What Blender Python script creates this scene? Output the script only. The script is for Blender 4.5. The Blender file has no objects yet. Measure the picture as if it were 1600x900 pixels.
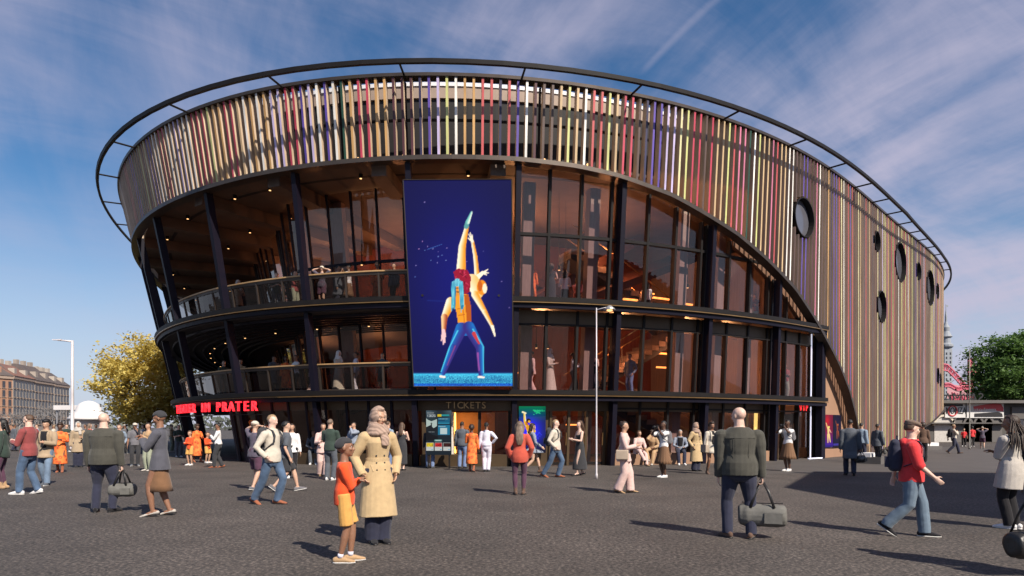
import bpy, bmesh, math, random
import numpy as np
from mathutils import Vector, Matrix
R = math.radians
SC = bpy.context.scene
COL = SC.collection
random.seed(7); RNG = np.random.default_rng(7)

# ------------------------------------------------------------------ camera
EYE = 1.5; FPX = 1000.0; HOR = 668.0           # eye height, focal length and horizon of the photograph
cam = bpy.data.cameras.new('camera'); cam_o = bpy.data.objects.new('camera', cam); COL.objects.link(cam_o)
cam.sensor_width = 36; cam.lens = 36*FPX/1600; cam.shift_y = (HOR-450)/1600
cam.clip_start = 0.1; cam.clip_end = 8000
cam_o.location = (0, 0, EYE); cam_o.rotation_euler = (R(90), 0, 0)
SC.camera = cam_o

# ------------------------------------------------------------------ world, sun, exposure
SUN_DIR = Vector((0.6*math.cos(R(42)), -0.8*math.cos(R(42)), math.sin(R(42)))).normalized()   # towards the sun
W = bpy.data.worlds.new('World'); SC.world = W; W.use_nodes = True
nt = W.node_tree; nt.nodes.clear()
def WN(t, **k):
    n = nt.nodes.new(t)
    for a, b in k.items(): setattr(n, a, b)
    return n
def wmath(op, a, b=None, c=None):
    n = WN('ShaderNodeMath', operation=op)
    for i, v in enumerate((a, b, c)):
        if v is None: continue
        if isinstance(v, (int, float)): n.inputs[i].default_value = v
        else: nt.links.new(v, n.inputs[i])
    return n.outputs[0]
sky = WN('ShaderNodeTexSky', sky_type='NISHITA', sun_disc=False)
sky.sun_elevation = R(42); sky.sun_rotation = math.atan2(SUN_DIR.x, SUN_DIR.y)
sky.altitude = 200; sky.air_density = 1.0; sky.dust_density = 0.6; sky.ozone_density = 2.2
tc = WN('ShaderNodeTexCoord')
sep = WN('ShaderNodeSeparateXYZ'); nt.links.new(tc.outputs['Generated'], sep.inputs[0])
zc = wmath('MAXIMUM', wmath('ADD', sep.outputs[2], 0.24), 0.05)
px_ = wmath('DIVIDE', sep.outputs[0], zc); py_ = wmath('DIVIDE', sep.outputs[1], zc)
comb = WN('ShaderNodeCombineXYZ'); nt.links.new(px_, comb.inputs[0]); nt.links.new(py_, comb.inputs[1])
def cloud(rot, sx, sy, detail, dist, off, scale=1.0, rough=0.6):
    m = WN('ShaderNodeMapping', vector_type='TEXTURE'); m.inputs['Rotation'].default_value = (0, 0, R(rot)); m.inputs['Scale'].default_value = (1/sx, 1/sy, 1)
    m.inputs['Location'].default_value = off
    nt.links.new(comb.outputs[0], m.inputs['Vector'])
    n = WN('ShaderNodeTexNoise'); n.inputs['Scale'].default_value = scale; n.inputs['Detail'].default_value = detail
    n.inputs['Roughness'].default_value = rough; n.inputs['Distortion'].default_value = dist
    nt.links.new(m.outputs[0], n.inputs['Vector']); return n.outputs[0]
def ramp(v, a, b):
    n = WN('ShaderNodeMapRange', interpolation_type='SMOOTHSTEP'); n.inputs[1].default_value = a; n.inputs[2].default_value = b
    nt.links.new(v, n.inputs[0]); return n.outputs[0]
big = cloud(20, 0.55, 0.42, 3, 0.4, (3.1, 1.7, 0), 1.0, 0.5)          # where the veils of cloud lie
wisp = cloud(-62.8, 0.55, 2.6, 9, 0.45, (0.3, 4.2, 0), 1.3, 0.58)        # combed cirrus
fine = cloud(32, 0.7, 2.0, 9, 0.7, (7.7, 2.0, 0), 1.8, 0.62)          # rippled small cloud
bias = wmath('MULTIPLY_ADD', sep.outputs[0], 0.18, -0.02)               # more cloud towards the right
mask = ramp(wmath('ADD', big, bias), 0.34, 0.64)
soft = cloud(10, 1.0, 1.3, 7, 0.6, (5.1, 9.3, 0), 1.5, 0.55)
body_ = wmath('ADD', wmath('ADD', wmath('MULTIPLY', wisp, 0.36), wmath('MULTIPLY', fine, 0.26)), wmath('MULTIPLY', soft, 0.38))
cov = wmath('MULTIPLY', ramp(body_, 0.37, 0.63), wmath('MULTIPLY_ADD', mask, 0.84, 0.06))
# one aircraft trail
du = wmath('ADD', wmath('MULTIPLY', wmath('SUBTRACT', px_, 0.240), 0.889), wmath('MULTIPLY', wmath('SUBTRACT', py_, 1.202), 0.458))
al = wmath('ADD', wmath('MULTIPLY', wmath('SUBTRACT', px_, 0.240), 0.458), wmath('MULTIPLY', wmath('SUBTRACT', py_, 1.202), -0.889))
tr_ = wmath('MULTIPLY', wmath('SUBTRACT', 1.0, ramp(wmath('ABSOLUTE', wmath('ADD', du, wmath('MULTIPLY', wmath('SUBTRACT', fine, 0.5), 0.02))), 0.0, 0.012)), ramp(al, -0.01, 0.03))
cov = wmath('ADD', cov, wmath('MULTIPLY', tr_, 0.16))
cov = wmath('MINIMUM', wmath('MULTIPLY', cov, 1.0), 0.80)
hs = WN('ShaderNodeHueSaturation'); hs.inputs['Saturation'].default_value = 1.28; hs.inputs['Value'].default_value = 1.12
nt.links.new(sky.outputs[0], hs.inputs['Color'])
cc = WN('ShaderNodeRGB'); cc.outputs[0].default_value = (5.7, 5.3, 6.7, 1)
low = WN('ShaderNodeMixRGB'); low.inputs[2].default_value = (5.4, 6.0, 7.6, 1)      # pale bluish air near the horizon
nt.links.new(wmath('MULTIPLY', wmath('SUBTRACT', 1.0, ramp(sep.outputs[2], -0.02, 0.33)), 0.88), low.inputs[0]); nt.links.new(hs.outputs[0], low.inputs[1])
mx = WN('ShaderNodeMixRGB'); nt.links.new(cov, mx.inputs[0]); nt.links.new(low.outputs[0], mx.inputs[1]); nt.links.new(cc.outputs[0], mx.inputs[2])
bg = WN('ShaderNodeBackground'); bg.inputs[1].default_value = 0.075
nt.links.new(mx.outputs[0], bg.inputs[0])
wo = WN('ShaderNodeOutputWorld'); nt.links.new(bg.outputs[0], wo.inputs[0])
sun = bpy.data.lights.new('sun', 'SUN'); sun.energy = 5.0; sun.angle = R(0.5); sun.color = (1.0, 0.91, 0.78)
sun_o = bpy.data.objects.new('sun', sun); COL.objects.link(sun_o)
sun_o.rotation_euler = (-SUN_DIR).to_track_quat('-Z', 'Y').to_euler()
SC.view_settings.view_transform = 'Standard'; SC.view_settings.look = 'None'
SC.view_settings.exposure = 0.42; SC.view_settings.gamma = 1.0
SC.cycles.max_bounces = 8; SC.cycles.transparent_max_bounces = 16; SC.cycles.caustics_reflective = False; SC.cycles.caustics_refractive = False
SC.cycles.sample_clamp_indirect = 4.0

# ------------------------------------------------------------------ materials
MATS = {}
def lin(c): return tuple(((x/255)/12.92 if x/255 <= 0.04045 else ((x/255+0.055)/1.055)**2.4) for x in c)
def new_mat(name):
    m = bpy.data.materials.new(name); m.use_nodes = True; MATS[name] = m
    return m, m.node_tree, m.node_tree.nodes['Principled BSDF']
def mat(name, col, rough=0.6, metal=0.0, var=0.12, scale=6.0, bump=0.0, bscale=60.0, spec=0.5, stretch=(1, 1, 1), coat=0.0, sheen=0.0, sss=0.0):
    """painted / cloth / stone surface: base colour with soft noise variation and fine relief"""
    if name in MATS: return MATS[name]
    m, t, p = new_mat(name)
    p.inputs['Roughness'].default_value = rough; p.inputs['Metallic'].default_value = metal
    p.inputs['Specular IOR Level'].default_value = spec
    if coat: p.inputs['Coat Weight'].default_value = coat
    if sheen: p.inputs['Sheen Weight'].default_value = sheen
    if sss:
        p.inputs['Subsurface Weight'].default_value = sss; p.inputs['Subsurface Radius'].default_value = (0.012, 0.005, 0.003); p.inputs['Subsurface Scale'].default_value = 1.0
    c = t.nodes.new('ShaderNodeTexCoord'); mp = t.nodes.new('ShaderNodeMapping'); mp.inputs['Scale'].default_value = stretch
    t.links.new(c.outputs['Object'], mp.inputs[0])
    n = t.nodes.new('ShaderNodeTexNoise'); n.inputs['Scale'].default_value = scale; n.inputs['Detail'].default_value = 5
    t.links.new(mp.outputs[0], n.inputs['Vector'])
    r = t.nodes.new('ShaderNodeMapRange'); r.inputs[1].default_value = 0.3; r.inputs[2].default_value = 0.7
    r.inputs[3].default_value = 1-var; r.inputs[4].default_value = 1+var; t.links.new(n.outputs[0], r.inputs[0])
    mul = t.nodes.new('ShaderNodeMixRGB'); mul.blend_type = 'MULTIPLY'; mul.inputs[0].default_value = 1; mul.inputs[1].default_value = (*col, 1)
    t.links.new(r.outputs[0], mul.inputs[2]); t.links.new(mul.outputs[0], p.inputs['Base Color'])
    if bump:
        b = t.nodes.new('ShaderNodeBump'); b.inputs['Strength'].default_value = bump; b.inputs['Distance'].default_value = 0.01
        n2 = t.nodes.new('ShaderNodeTexNoise'); n2.inputs['Scale'].default_value = bscale; n2.inputs['Detail'].default_value = 4
        t.links.new(mp.outputs[0], n2.inputs['Vector']); t.links.new(n2.outputs[0], b.inputs['Height']); t.links.new(b.outputs[0], p.inputs['Normal'])
    return m
def emit(name, col, s):
    if name in MATS: return MATS[name]
    m, t, p = new_mat(name)
    p.inputs['Base Color'].default_value = (*[min(1, x) for x in col], 1); p.inputs['Emission Color'].default_value = (*col, 1); p.inputs['Emission Strength'].default_value = s
    return m
def glass(name, tint=(0.62, 0.6, 0.62), refl=1.0, wave=0.0):
    if name in MATS: return MATS[name]
    m, t, p = new_mat(name); t.nodes.remove(p)
    out = t.nodes['Material Output']
    tr = t.nodes.new('ShaderNodeBsdfTransparent'); tr.inputs[0].default_value = (*tint, 1)
    gl = t.nodes.new('ShaderNodeBsdfGlossy'); gl.inputs['Roughness'].default_value = 0.01; gl.inputs[0].default_value = (refl, refl, refl, 1)
    fr = t.nodes.new('ShaderNodeFresnel'); fr.inputs[0].default_value = 1.55
    mr = t.nodes.new('ShaderNodeMath'); mr.operation = 'MULTIPLY'; mr.inputs[1].default_value = 1.15; mr.use_clamp = True
    t.links.new(fr.outputs[0], mr.inputs[0])
    ge = t.nodes.new('ShaderNodeNewGeometry'); inv = t.nodes.new('ShaderNodeMath'); inv.operation = 'SUBTRACT'; inv.inputs[0].default_value = 1; t.links.new(ge.outputs['Backfacing'], inv.inputs[1])
    mb_ = t.nodes.new('ShaderNodeMath'); mb_.operation = 'MULTIPLY'; t.links.new(mr.outputs[0], mb_.inputs[0]); t.links.new(inv.outputs[0], mb_.inputs[1]); mr = mb_
    mix = t.nodes.new('ShaderNodeMixShader'); t.links.new(mr.outputs[0], mix.inputs[0]); t.links.new(tr.outputs[0], mix.inputs[1]); t.links.new(gl.outputs[0], mix.inputs[2])
    t.links.new(mix.outputs[0], out.inputs[0])
    return m
def print_mat(name='screen_print', s=1.0):
    """a lit display: emits the picture stored on its mesh"""
    if name in MATS: return MATS[name]
    m, t, p = new_mat(name)
    a = t.nodes.new('ShaderNodeAttribute'); a.attribute_name = 'picture'
    p.inputs['Base Color'].default_value = (0.006, 0.006, 0.008, 1); p.inputs['Roughness'].default_value = 0.5; p.inputs['Specular IOR Level'].default_value = 0.08
    t.links.new(a.outputs['Color'], p.inputs['Emission Color']); p.inputs['Emission Strength'].default_value = s
    return m

# ------------------------------------------------------------------ mesh helpers
class MB:
    """collects polygons; build() links them as one object"""
    def __init__(s): s.v = []; s.f = []; s.m = []
    def add(s, vs, fs, mi=0):
        o = len(s.v); s.v += [tuple(map(float, p)) for p in vs]; s.f += [tuple(i+o for i in f) for f in fs]; s.m += [mi]*len(fs); return s
    def hexa(s, p, mi=0, mis=None):
        fs = [(3, 2, 1, 0), (4, 5, 6, 7), (0, 1, 5, 4), (1, 2, 6, 5), (2, 3, 7, 6), (3, 0, 4, 7)]
        o = len(s.v); s.v += [tuple(map(float, q)) for q in p]; s.f += [tuple(i+o for i in f) for f in fs]; s.m += list(mis) if mis else [mi]*6; return s
    def box(s, c, d, rz=0, mi=0):
        ca, sa = math.cos(rz), math.sin(rz); q = []
        for z in (-.5, .5):
            for x, y in ((-.5, -.5), (.5, -.5), (.5, .5), (-.5, .5)):
                X, Y = x*d[0], y*d[1]; q.append((c[0]+X*ca-Y*sa, c[1]+X*sa+Y*ca, c[2]+z*d[2]))
        return s.hexa(q, mi)
    def tube(s, pts, rad, n=10, ref=None, caps=True, mi=0, round_caps=False):
        """rad: list of r or (ra, rb); ra lies along ref"""
        P = [np.array(p, float) for p in pts]; rad = [(r, r) if np.isscalar(r) else tuple(r) for r in rad]
        if round_caps and len(P) > 1:
            for end in (0, -1):
                a = P[end]; b = P[1] if end == 0 else P[-2]; d = a-b; d = d/(np.linalg.norm(d)+1e-9); ra, rb = rad[end]; rr = min(ra, rb)
                ex = [(a+d*rr*0.6, (ra*.8, rb*.8)), (a+d*rr*0.92, (ra*.4, rb*.4))]
                for q, r in ex:
                    if end == 0: P.insert(0, q); rad.insert(0, r)
                    else: P.append(q); rad.append(r)
        k = len(P); vs = []; prev = None
        for i in range(k):
            d = P[min(i+1, k-1)]-P[max(i-1, 0)]; d = d/(np.linalg.norm(d)+1e-9)
            r0 = np.array(ref, float) if ref is not None else (prev if prev is not None else (np.array((0, 1, 0.)) if abs(d[1]) < .9 else np.array((1, 0, 0.))))
            u = r0-d*np.dot(r0, d)
            if np.linalg.norm(u) < 1e-6: u = np.array((1, 0, 0.)) if abs(d[0]) < .9 else np.array((0, 1, 0.)); u = u-d*np.dot(u, d)
            u /= np.linalg.norm(u); w = np.cross(d, u); prev = u
            for j in range(n):
                a = 2*math.pi*j/n; vs.append(P[i]+u*rad[i][0]*math.cos(a)+w*rad[i][1]*math.sin(a))
        fs = [(i*n+j, i*n+(j+1) % n, (i+1)*n+(j+1) % n, (i+1)*n+j) for i in range(k-1) for j in range(n)]
        if caps: fs += [tuple(range(n-1, -1, -1)), tuple(range((k-1)*n, k*n))]
        return s.add(vs, fs, mi)
    def ell(s, c, r, n=14, k=9, rot=None, mi=0, fn=None):
        c = np.array(c, float); vs = []
        for i in range(k+1):
            t = math.pi*i/k
            for j in range(n):
                a = 2*math.pi*j/n; d = np.array((math.sin(t)*math.cos(a), math.sin(t)*math.sin(a), math.cos(t)))
                q = d*(fn(d) if fn else 1)*np.array(r)
                if rot is not None: q = rot @ q
                vs.append(c+q)
        fs = [(i*n+j, (i+1)*n+j, (i+1)*n+(j+1) % n, i*n+(j+1) % n) for i in range(k) for j in range(n)]
        return s.add(vs, fs, mi)
    def prism(s, poly, z0, z1, mi=0):
        n = len(poly); a = sum(poly[i][0]*poly[(i+1) % n][1]-poly[(i+1) % n][0]*poly[i][1] for i in range(n))
        if a < 0: poly = poly[::-1]
        vs = [(x, y, z0) for x, y in poly]+[(x, y, z1) for x, y in poly]
        return s.add(vs, [tuple(range(n-1, -1, -1)), tuple(range(n, 2*n))]+[(i, (i+1) % n, n+(i+1) % n, n+i) for i in range(n)], mi)
    def lathe(s, prof, n=16, c=(0, 0), mi=0):
        vs = [(c[0]+r*math.cos(2*math.pi*j/n), c[1]+r*math.sin(2*math.pi*j/n), z) for r, z in prof for j in range(n)]
        k = len(prof)
        return s.add(vs, [(i*n+j, i*n+(j+1) % n, (i+1)*n+(j+1) % n, (i+1)*n+j) for i in range(k-1) for j in range(n)]+[tuple(range(n-1, -1, -1)), tuple(range((k-1)*n, k*n))], mi)
    def sweep(s, frames, mi=0, closed=False):
        """frames: list of rings (same count) joined as a closed bar"""
        n = len(frames[0]); k = len(frames); vs = [p for fr in frames for p in fr]
        fs = [(i*n+j, i*n+(j+1) % n, ((i+1) % k)*n+(j+1) % n, ((i+1) % k)*n+j) for i in range(k if closed else k-1) for j in range(n)]
        if not closed: fs += [tuple(range(n-1, -1, -1)), tuple(range((k-1)*n, k*n))]
        return s.add(vs, fs, mi)
    def mesh(s, name, mats, smooth=False):
        me = bpy.data.meshes.new(name); me.from_pydata(s.v, [], s.f)
        for m in (mats if isinstance(mats, (list, tuple)) else [mats]): me.materials.append(m)
        if any(s.m): me.polygons.foreach_set('material_index', s.m)
        if smooth: me.polygons.foreach_set('use_smooth', [True]*len(me.polygons))
        me.update(); return me
    def build(s, name, mats, parent=None, smooth=False, fix=True):
        me = s.mesh(name, mats, smooth)
        if fix:
            b = bmesh.new(); b.from_mesh(me); bmesh.ops.recalc_face_normals(b, faces=b.faces); b.to_mesh(me); b.free()
        return link(name, me, parent)
def link(name, me, parent=None):
    o = bpy.data.objects.new(name, me); COL.objects.link(o)
    if parent is not None: o.parent = parent
    return o
def thing(name, label, cat, loc=(0, 0, 0), rz=0.0, group=None):
    o = bpy.data.objects.new(name, None); COL.objects.link(o); o.location = loc; o.rotation_euler = (0, 0, rz); o.empty_display_size = .2
    return tag(o, label, cat, group)
def tag(o, label=None, cat=None, group=None, kind=None):
    if label: o['label'] = label
    if cat: o['category'] = cat
    if group: o['group'] = group
    if kind: o['kind'] = kind
    return o
KIDS = {}
def kids(o):
    if o not in KIDS: KIDS[o] = list(o.children)
    return KIDS[o]
def copy_tree(o, parent=None):
    c = o.copy(); COL.objects.link(c)
    if parent is not None: c.parent = parent
    for ch in kids(o): copy_tree(ch, c)
    return c
def clone(root, label, loc, rz, group=None):
    c = copy_tree(root); c.location = loc; c.rotation_euler = (0, 0, rz); c['label'] = label
    if group: c['group'] = group
    return c
def ground(px, py):
    d = FPX*EYE/(py-HOR); return ((px-800)*d/FPX, d)
def space(px, py, d):
    return ((px-800)*d/FPX, d, EYE+(HOR-py)*d/FPX)
def text_mesh(s, size, depth):
    cu = bpy.data.curves.new('letters', 'FONT'); cu.body = s; cu.size = size; cu.extrude = depth; cu.align_x = 'CENTER'; cu.align_y = 'CENTER'; cu.resolution_u = 3
    o = bpy.data.objects.new('letters', cu); COL.objects.link(o)
    me = bpy.data.meshes.new_from_object(o.evaluated_get(bpy.context.evaluated_depsgraph_get())); bpy.data.objects.remove(o); bpy.data.curves.remove(cu)
    return me
def picture_mesh(name, corners, nx, ny, fn, parent, mat_=None):
    """flat lit print: corners bl, br, tr, tl; fn(u, v) -> sRGB 0..255 array"""
    bl, br, tr, tl = [np.array(c, float) for c in corners]
    u, v = np.meshgrid(np.linspace(0, 1, nx+1), np.linspace(0, 1, ny+1)); u = u.ravel(); v = v.ravel()
    P = (bl*(1-u[:, None])+br*u[:, None])*(1-v[:, None])+(tl*(1-u[:, None])+tr*u[:, None])*v[:, None]
    me = bpy.data.meshes.new(name); i = np.arange(nx*ny); a = (i//nx)*(nx+1)+i % nx
    me.from_pydata(P.tolist(), [], np.c_[a, a+1, a+nx+2, a+nx+1].tolist())
    c = np.clip(fn(u, v), 0, 255)/255.0; c = np.where(c <= .04045, c/12.92, ((c+.055)/1.055)**2.4)
    at = me.color_attributes.new('picture', 'FLOAT_COLOR', 'POINT'); at.data.foreach_set('color', np.c_[c, np.ones(len(c))].astype('f').ravel())
    me.materials.append(mat_ or print_mat()); return link(name, me, parent)
class Paint:
    """tiny painter on arrays of points"""
    def __init__(s, x, y, bg): s.x = x; s.y = y; s.c = np.array(bg, float)*np.ones((len(x), 3))
    def mix(s, a, col): s.c = s.c*(1-a[:, None])+np.array(col, float)*a[:, None]
    def cap(s, p, q, r0, r1, col, soft=1.5, shade=None):
        dx, dy = q[0]-p[0], q[1]-p[1]; L = dx*dx+dy*dy+1e-9
        t = np.clip(((s.x-p[0])*dx+(s.y-p[1])*dy)/L, 0, 1); r = r0+(r1-r0)*t
        ex = s.x-p[0]-t*dx; ey = s.y-p[1]-t*dy; d = np.hypot(ex, ey)
        a = np.clip((r-d)/soft+.5, 0, 1)
        if shade is None: s.mix(a, col)
        else:
            sd = np.clip(ex/(r+1e-6)*.8+.5, 0, 1)[:, None]; s.c = s.c*(1-a[:, None])+(np.array(col, float)*(1-sd)+np.array(shade, float)*sd)*a[:, None]
    def rect(s, x0, y0, x1, y1, col): s.mix(((s.x >= x0) & (s.x <= x1) & (s.y >= y0) & (s.y <= y1)).astype(float), col)
    def ell(s, cx, cy, rx, ry, col, soft=.12): s.mix(np.clip((1-np.hypot((s.x-cx)/rx, (s.y-cy)/ry))/soft+.5, 0, 1), col)
    def poly(s, pts, col):
        ins = np.zeros(len(s.x), bool); n = len(pts)
        for i in range(n):
            x0, y0 = pts[i]; x1, y1 = pts[(i+1) % n]
            if y0 == y1: continue
            c = ((y0 > s.y) != (y1 > s.y)) & (s.x < (x1-x0)*(s.y-y0)/(y1-y0)+x0); ins ^= c
        s.mix(ins.astype(float), col)
# ------------------------------------------------------------------ ground
def asphalt():
    m, t, p = new_mat('asphalt'); L = t.links.new
    c = t.nodes.new('ShaderNodeTexCoord')
    def noise(sc, det, rough=.6):
        n = t.nodes.new('ShaderNodeTexNoise'); n.inputs['Scale'].default_value = sc; n.inputs['Detail'].default_value = det; n.inputs['Roughness'].default_value = rough
        L(c.outputs['Object'], n.inputs['Vector']); return n.outputs[0]
    g0 = noise(30, 6, .85); g1 = noise(21, 4, .65); gm_ = t.nodes.new('ShaderNodeMath'); gm_.operation = 'MULTIPLY_ADD'; gm_.inputs[1].default_value = .55; L(g1, gm_.inputs[0]); gh = t.nodes.new('ShaderNodeMath'); gh.operation = 'MULTIPLY'; gh.inputs[1].default_value = .45; L(g0, gh.inputs[0]); L(gh.outputs[0], gm_.inputs[2]); g = gm_.outputs[0]; b = noise(.35, 5, .6); f = noise(90, 2); st = noise(2.2, 6, .7)
    r = t.nodes.new('ShaderNodeValToRGB'); e = r.color_ramp.elements
    e[0].position = .40; e[0].color = (.018, .0155, .014, 1); e[1].position = .60; e[1].color = (.175, .142, .122, 1)
    mid = r.color_ramp.elements.new(.5); mid.color = (.062, .053, .048, 1)
    L(g, r.inputs[0])
    mr = t.nodes.new('ShaderNodeMapRange'); mr.inputs[1].default_value = .3; mr.inputs[2].default_value = .7; mr.inputs[3].default_value = .70; mr.inputs[4].default_value = 1.3; L(b, mr.inputs[0])
    mr2 = t.nodes.new('ShaderNodeMapRange'); mr2.inputs[1].default_value = .35; mr2.inputs[2].default_value = .7; mr2.inputs[3].default_value = .85; mr2.inputs[4].default_value = 1.12; L(st, mr2.inputs[0])
    mm = t.nodes.new('ShaderNodeMath'); mm.operation = 'MULTIPLY'; L(mr.outputs[0], mm.inputs[0]); L(mr2.outputs[0], mm.inputs[1])
    mu = t.nodes.new('ShaderNodeMixRGB'); mu.blend_type = 'MULTIPLY'; mu.inputs[0].default_value = 1; L(r.outputs[0], mu.inputs[1]); L(mm.outputs[0], mu.inputs[2])
    L(mu.outputs[0], p.inputs['Base Color']); p.inputs['Roughness'].default_value = .82
    bp = t.nodes.new('ShaderNodeBump'); bp.inputs['Strength'].default_value = .2; bp.inputs['Distance'].default_value = .012
    ad = t.nodes.new('ShaderNodeMath'); L(g0, ad.inputs[0]); L(f, ad.inputs[1]); L(ad.outputs[0], bp.inputs['Height']); L(bp.outputs[0], p.inputs['Normal'])
    return m
gm = MB().add([(-3000, -400, 0), (3000, -400, 0), (3000, 5000, 0), (-3000, 5000, 0)], [(0, 1, 2, 3)]).build('plaza_ground', asphalt()); tag(gm, kind='structure')
M_pave = mat('smooth_paving', (.085, .075, .07), .7, 0, .12, .8, .15, 40)
pv_ = [ground(*q) for q in ((1196, 741), (1300, 738), (1430, 737), (1600, 738), (1700, 739), (1700, 712), (1480, 698), (1440, 700), (1380, 708), (1330, 719), (1262, 719), (1196, 719))]
tag(MB().add([(x, y, .004) for x, y in pv_], [tuple(range(len(pv_)))]).build('pavement', M_pave), kind='structure')

# ------------------------------------------------------------------ theatre: plan curve and leaning skin
CX, CY, ZT = 4.0, 54.0, 13.9
CO = [33.971, 0.073, 6.515, -1.286, 3.877, 0.301, 2.265, -0.696, -0.415]
LX = [90, 150, 185, 225, 250, 270, 285, 298, 400, 450]; LY = [3.6, 3.7, 3.65, 3.0, 2.2, 1.3, .6, 0, 0, 3.6]
def _P(a):
    r = CO[0]+sum(CO[2*k-1]*math.cos(k*a)+CO[2*k]*math.sin(k*a) for k in range(1, 5))
    return (CX+r*math.cos(a), CY+r*math.sin(a))
def lean(deg):
    d = deg % 360; d = d+360 if d < 90 else d
    return float(np.interp(d, LX, LY))
def nrm(deg):
    a = R(deg); p, q = _P(a-1e-3), _P(a+1e-3); dx, dy = q[0]-p[0], q[1]-p[1]; L = math.hypot(dx, dy); return (dy/L, -dx/L)
def Sk(deg, z, off=0.0):
    """point of the outer skin at plan angle deg and height z, moved off metres outwards"""
    x, y = _P(R(deg)); n = nrm(deg); o = off-lean(deg)*(ZT-z)/ZT
    return (x+n[0]*o, y+n[1]*o, z)
def arange(a, b, st):
    n = max(1, int(round(abs(b-a)/st))); return [a+(b-a)*i/n for i in range(n+1)]
def band(mb, t0, t1, z, h, o0, o1, st=2.0, mi=0):
    """bar following the plan between offsets o0 > o1, z may be a function"""
    fr = []
    for t in arange(t0, t1, st):
        zz = z(t) if callable(z) else z
        p0 = o0(t) if callable(o0) else o0; p1 = o1(t) if callable(o1) else o1
        fr.append([Sk(t, zz, p0), Sk(t, zz+h, p0), Sk(t, zz+h, p1), Sk(t, zz, p1)])
    return mb.sweep(fr, mi)
def wall(mb, t0, t1, z0, z1, o, th=.12, st=2.0, mi=0):
    fr = []
    for t in arange(t0, t1, st):
        a = z0(t) if callable(z0) else z0; b = z1(t) if callable(z1) else z1
        q = o(t) if callable(o) else o
        fr.append([Sk(t, a, q), Sk(t, b, q), Sk(t, b, q-th), Sk(t, a, q-th)])
    return mb.sweep(fr, mi)
def bar(mb, t, z0, z1, o0, o1, w, mi=0):
    """upright following the skin; w metres wide"""
    n = nrm(t); tx, ty = -n[1]*w/2, n[0]*w/2; q = []
    for z in (z0, z1):
        for o, s in ((o0, 1), (o0, -1), (o1, -1), (o1, 1)):
            p = Sk(t, z, o); q.append((p[0]+tx*s, p[1]+ty*s, z))
    return mb.hexa(q, mi)
AT = [180, 200, 221, 233.5, 241, 249, 258.7, 263.2, 267.1, 270.1, 274.5, 277.5, 281, 285.1, 289, 292.55, 296.6, 301, 303.2, 304.8, 305.75]
AZ = [11.1, 11.1, 11.08, 11.05, 11.05, 11.12, 11.18, 11.18, 11.1, 10.94, 10.52, 10.06, 9.51, 8.67, 7.77, 6.65, 5.16, 3.38, 2.09, .76, .05]
LT = [305.75, 309, 316.9, 327, 341.5, 349, 358, 372]; LZ = [.05, .08, .34, .93, 1.87, 2.55, 3.2, 3.4]
def zbot(t):
    return float(np.interp(t, AT, AZ)) if t <= 305.75 else float(np.interp(t, LT, LZ))

M_dark = mat('dark_metal', (.014, .012, .012), .55, 0, .15, 3, spec=.2)
M_navy = mat('navy_steel', (.007, .006, .014), .5, 0, .1, 3, spec=.18)
M_trim = mat('bronze_trim', (.075, .058, .048), .45, .55, .15, 2)
M_gold = mat('brass_line', (.33, .20, .09), .35, .7, .15, 4)
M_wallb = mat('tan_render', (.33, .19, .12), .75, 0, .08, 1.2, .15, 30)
M_brown = mat('brown_fascia', (.085, .055, .03), .5, .2, .12, 2)
M_beige = mat('beige_panel', (.36, .27, .21), .7, 0, .1, 2)
M_white = mat('white_coping', (.82, .80, .80), .5, 0, .05, 3)
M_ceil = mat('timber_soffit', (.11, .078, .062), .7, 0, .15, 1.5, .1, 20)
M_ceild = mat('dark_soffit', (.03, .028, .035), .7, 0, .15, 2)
M_floor = mat('foyer_floor', (.10, .07, .06), .4, 0, .15, 2)
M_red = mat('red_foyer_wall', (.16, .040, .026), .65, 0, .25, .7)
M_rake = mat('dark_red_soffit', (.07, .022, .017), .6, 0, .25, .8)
M_wood = mat('oak_rail', (.52, .32, .15), .45, 0, .15, 5, stretch=(1, 1, 6))
M_glass = glass('tinted_glass', (.86, .80, .82))
M_wall_shade = mat('tan_render_shaded', (.17, .088, .052), .8, 0, .1, 1.2)  # tan render again, with the shade behind the louvers put into its colour
M_bal = glass('smoked_balustrade', (.62, .59, .58), .8)
M_curt = mat('pale_curtain', (.30, .22, .18), .8, 0, .12, 3, stretch=(6, 6, .3))
M_port = mat('porthole_glass', (.10, .10, .12), .12, 0, .1, 2, spec=.9)
E_spot = emit('downlight_glow', (1.0, .55, .22), 1.6)
E_warm = emit('foyer_glow', (1.0, .33, .07), 2.2)
E_white = emit('cold_strip', (.80, .82, 1.0), .55)

T = thing('theatre', 'round theatre with coloured vertical louvers, arched glass foyer and open balconies', 'theatre', (0, 0, 0))
def tp(mb, name, m, smooth=False, parent=None): return mb.build(name, m, parent or T, smooth)

# --- louvers
LC = {'c': (.46, .045, .085), 'o': (.56, .32, .12), 'l': (.56, .57, .22), 'w': (.80, .77, .72), 'v': (.52, .44, .68), 'i': (.10, .06, .32), 'g': (.02, .07, .045),
      'm': (.075, .022, .03), 'b': (.10, .06, .05), 'p': (.56, .17, .27), 't': (.54, .38, .21), 'n': (.025, .022, .07), 'y': (.66, .61, .34), 'r': (.48, .08, .085)}
LM = {k: mat('louver_'+k, v, .5, 0, .24, 2.2, .12, 30, stretch=(2.5, 2.5, .22)) for k, v in LC.items()}
M_lside = mat('louver_side', (.58, .44, .31), .6, 0, .2, 2.2, .12, 30, stretch=(2.5, 2.5, .22))
PRE = 'gbblmyiiwwccwwvvwwcccloocctwowovvcc'; SEQ = PRE+'ivwiwgoccoommmnivlwoorrnriwmbbtltwrrltccbniivvylccbcttlrppgwlttprtt'
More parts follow.
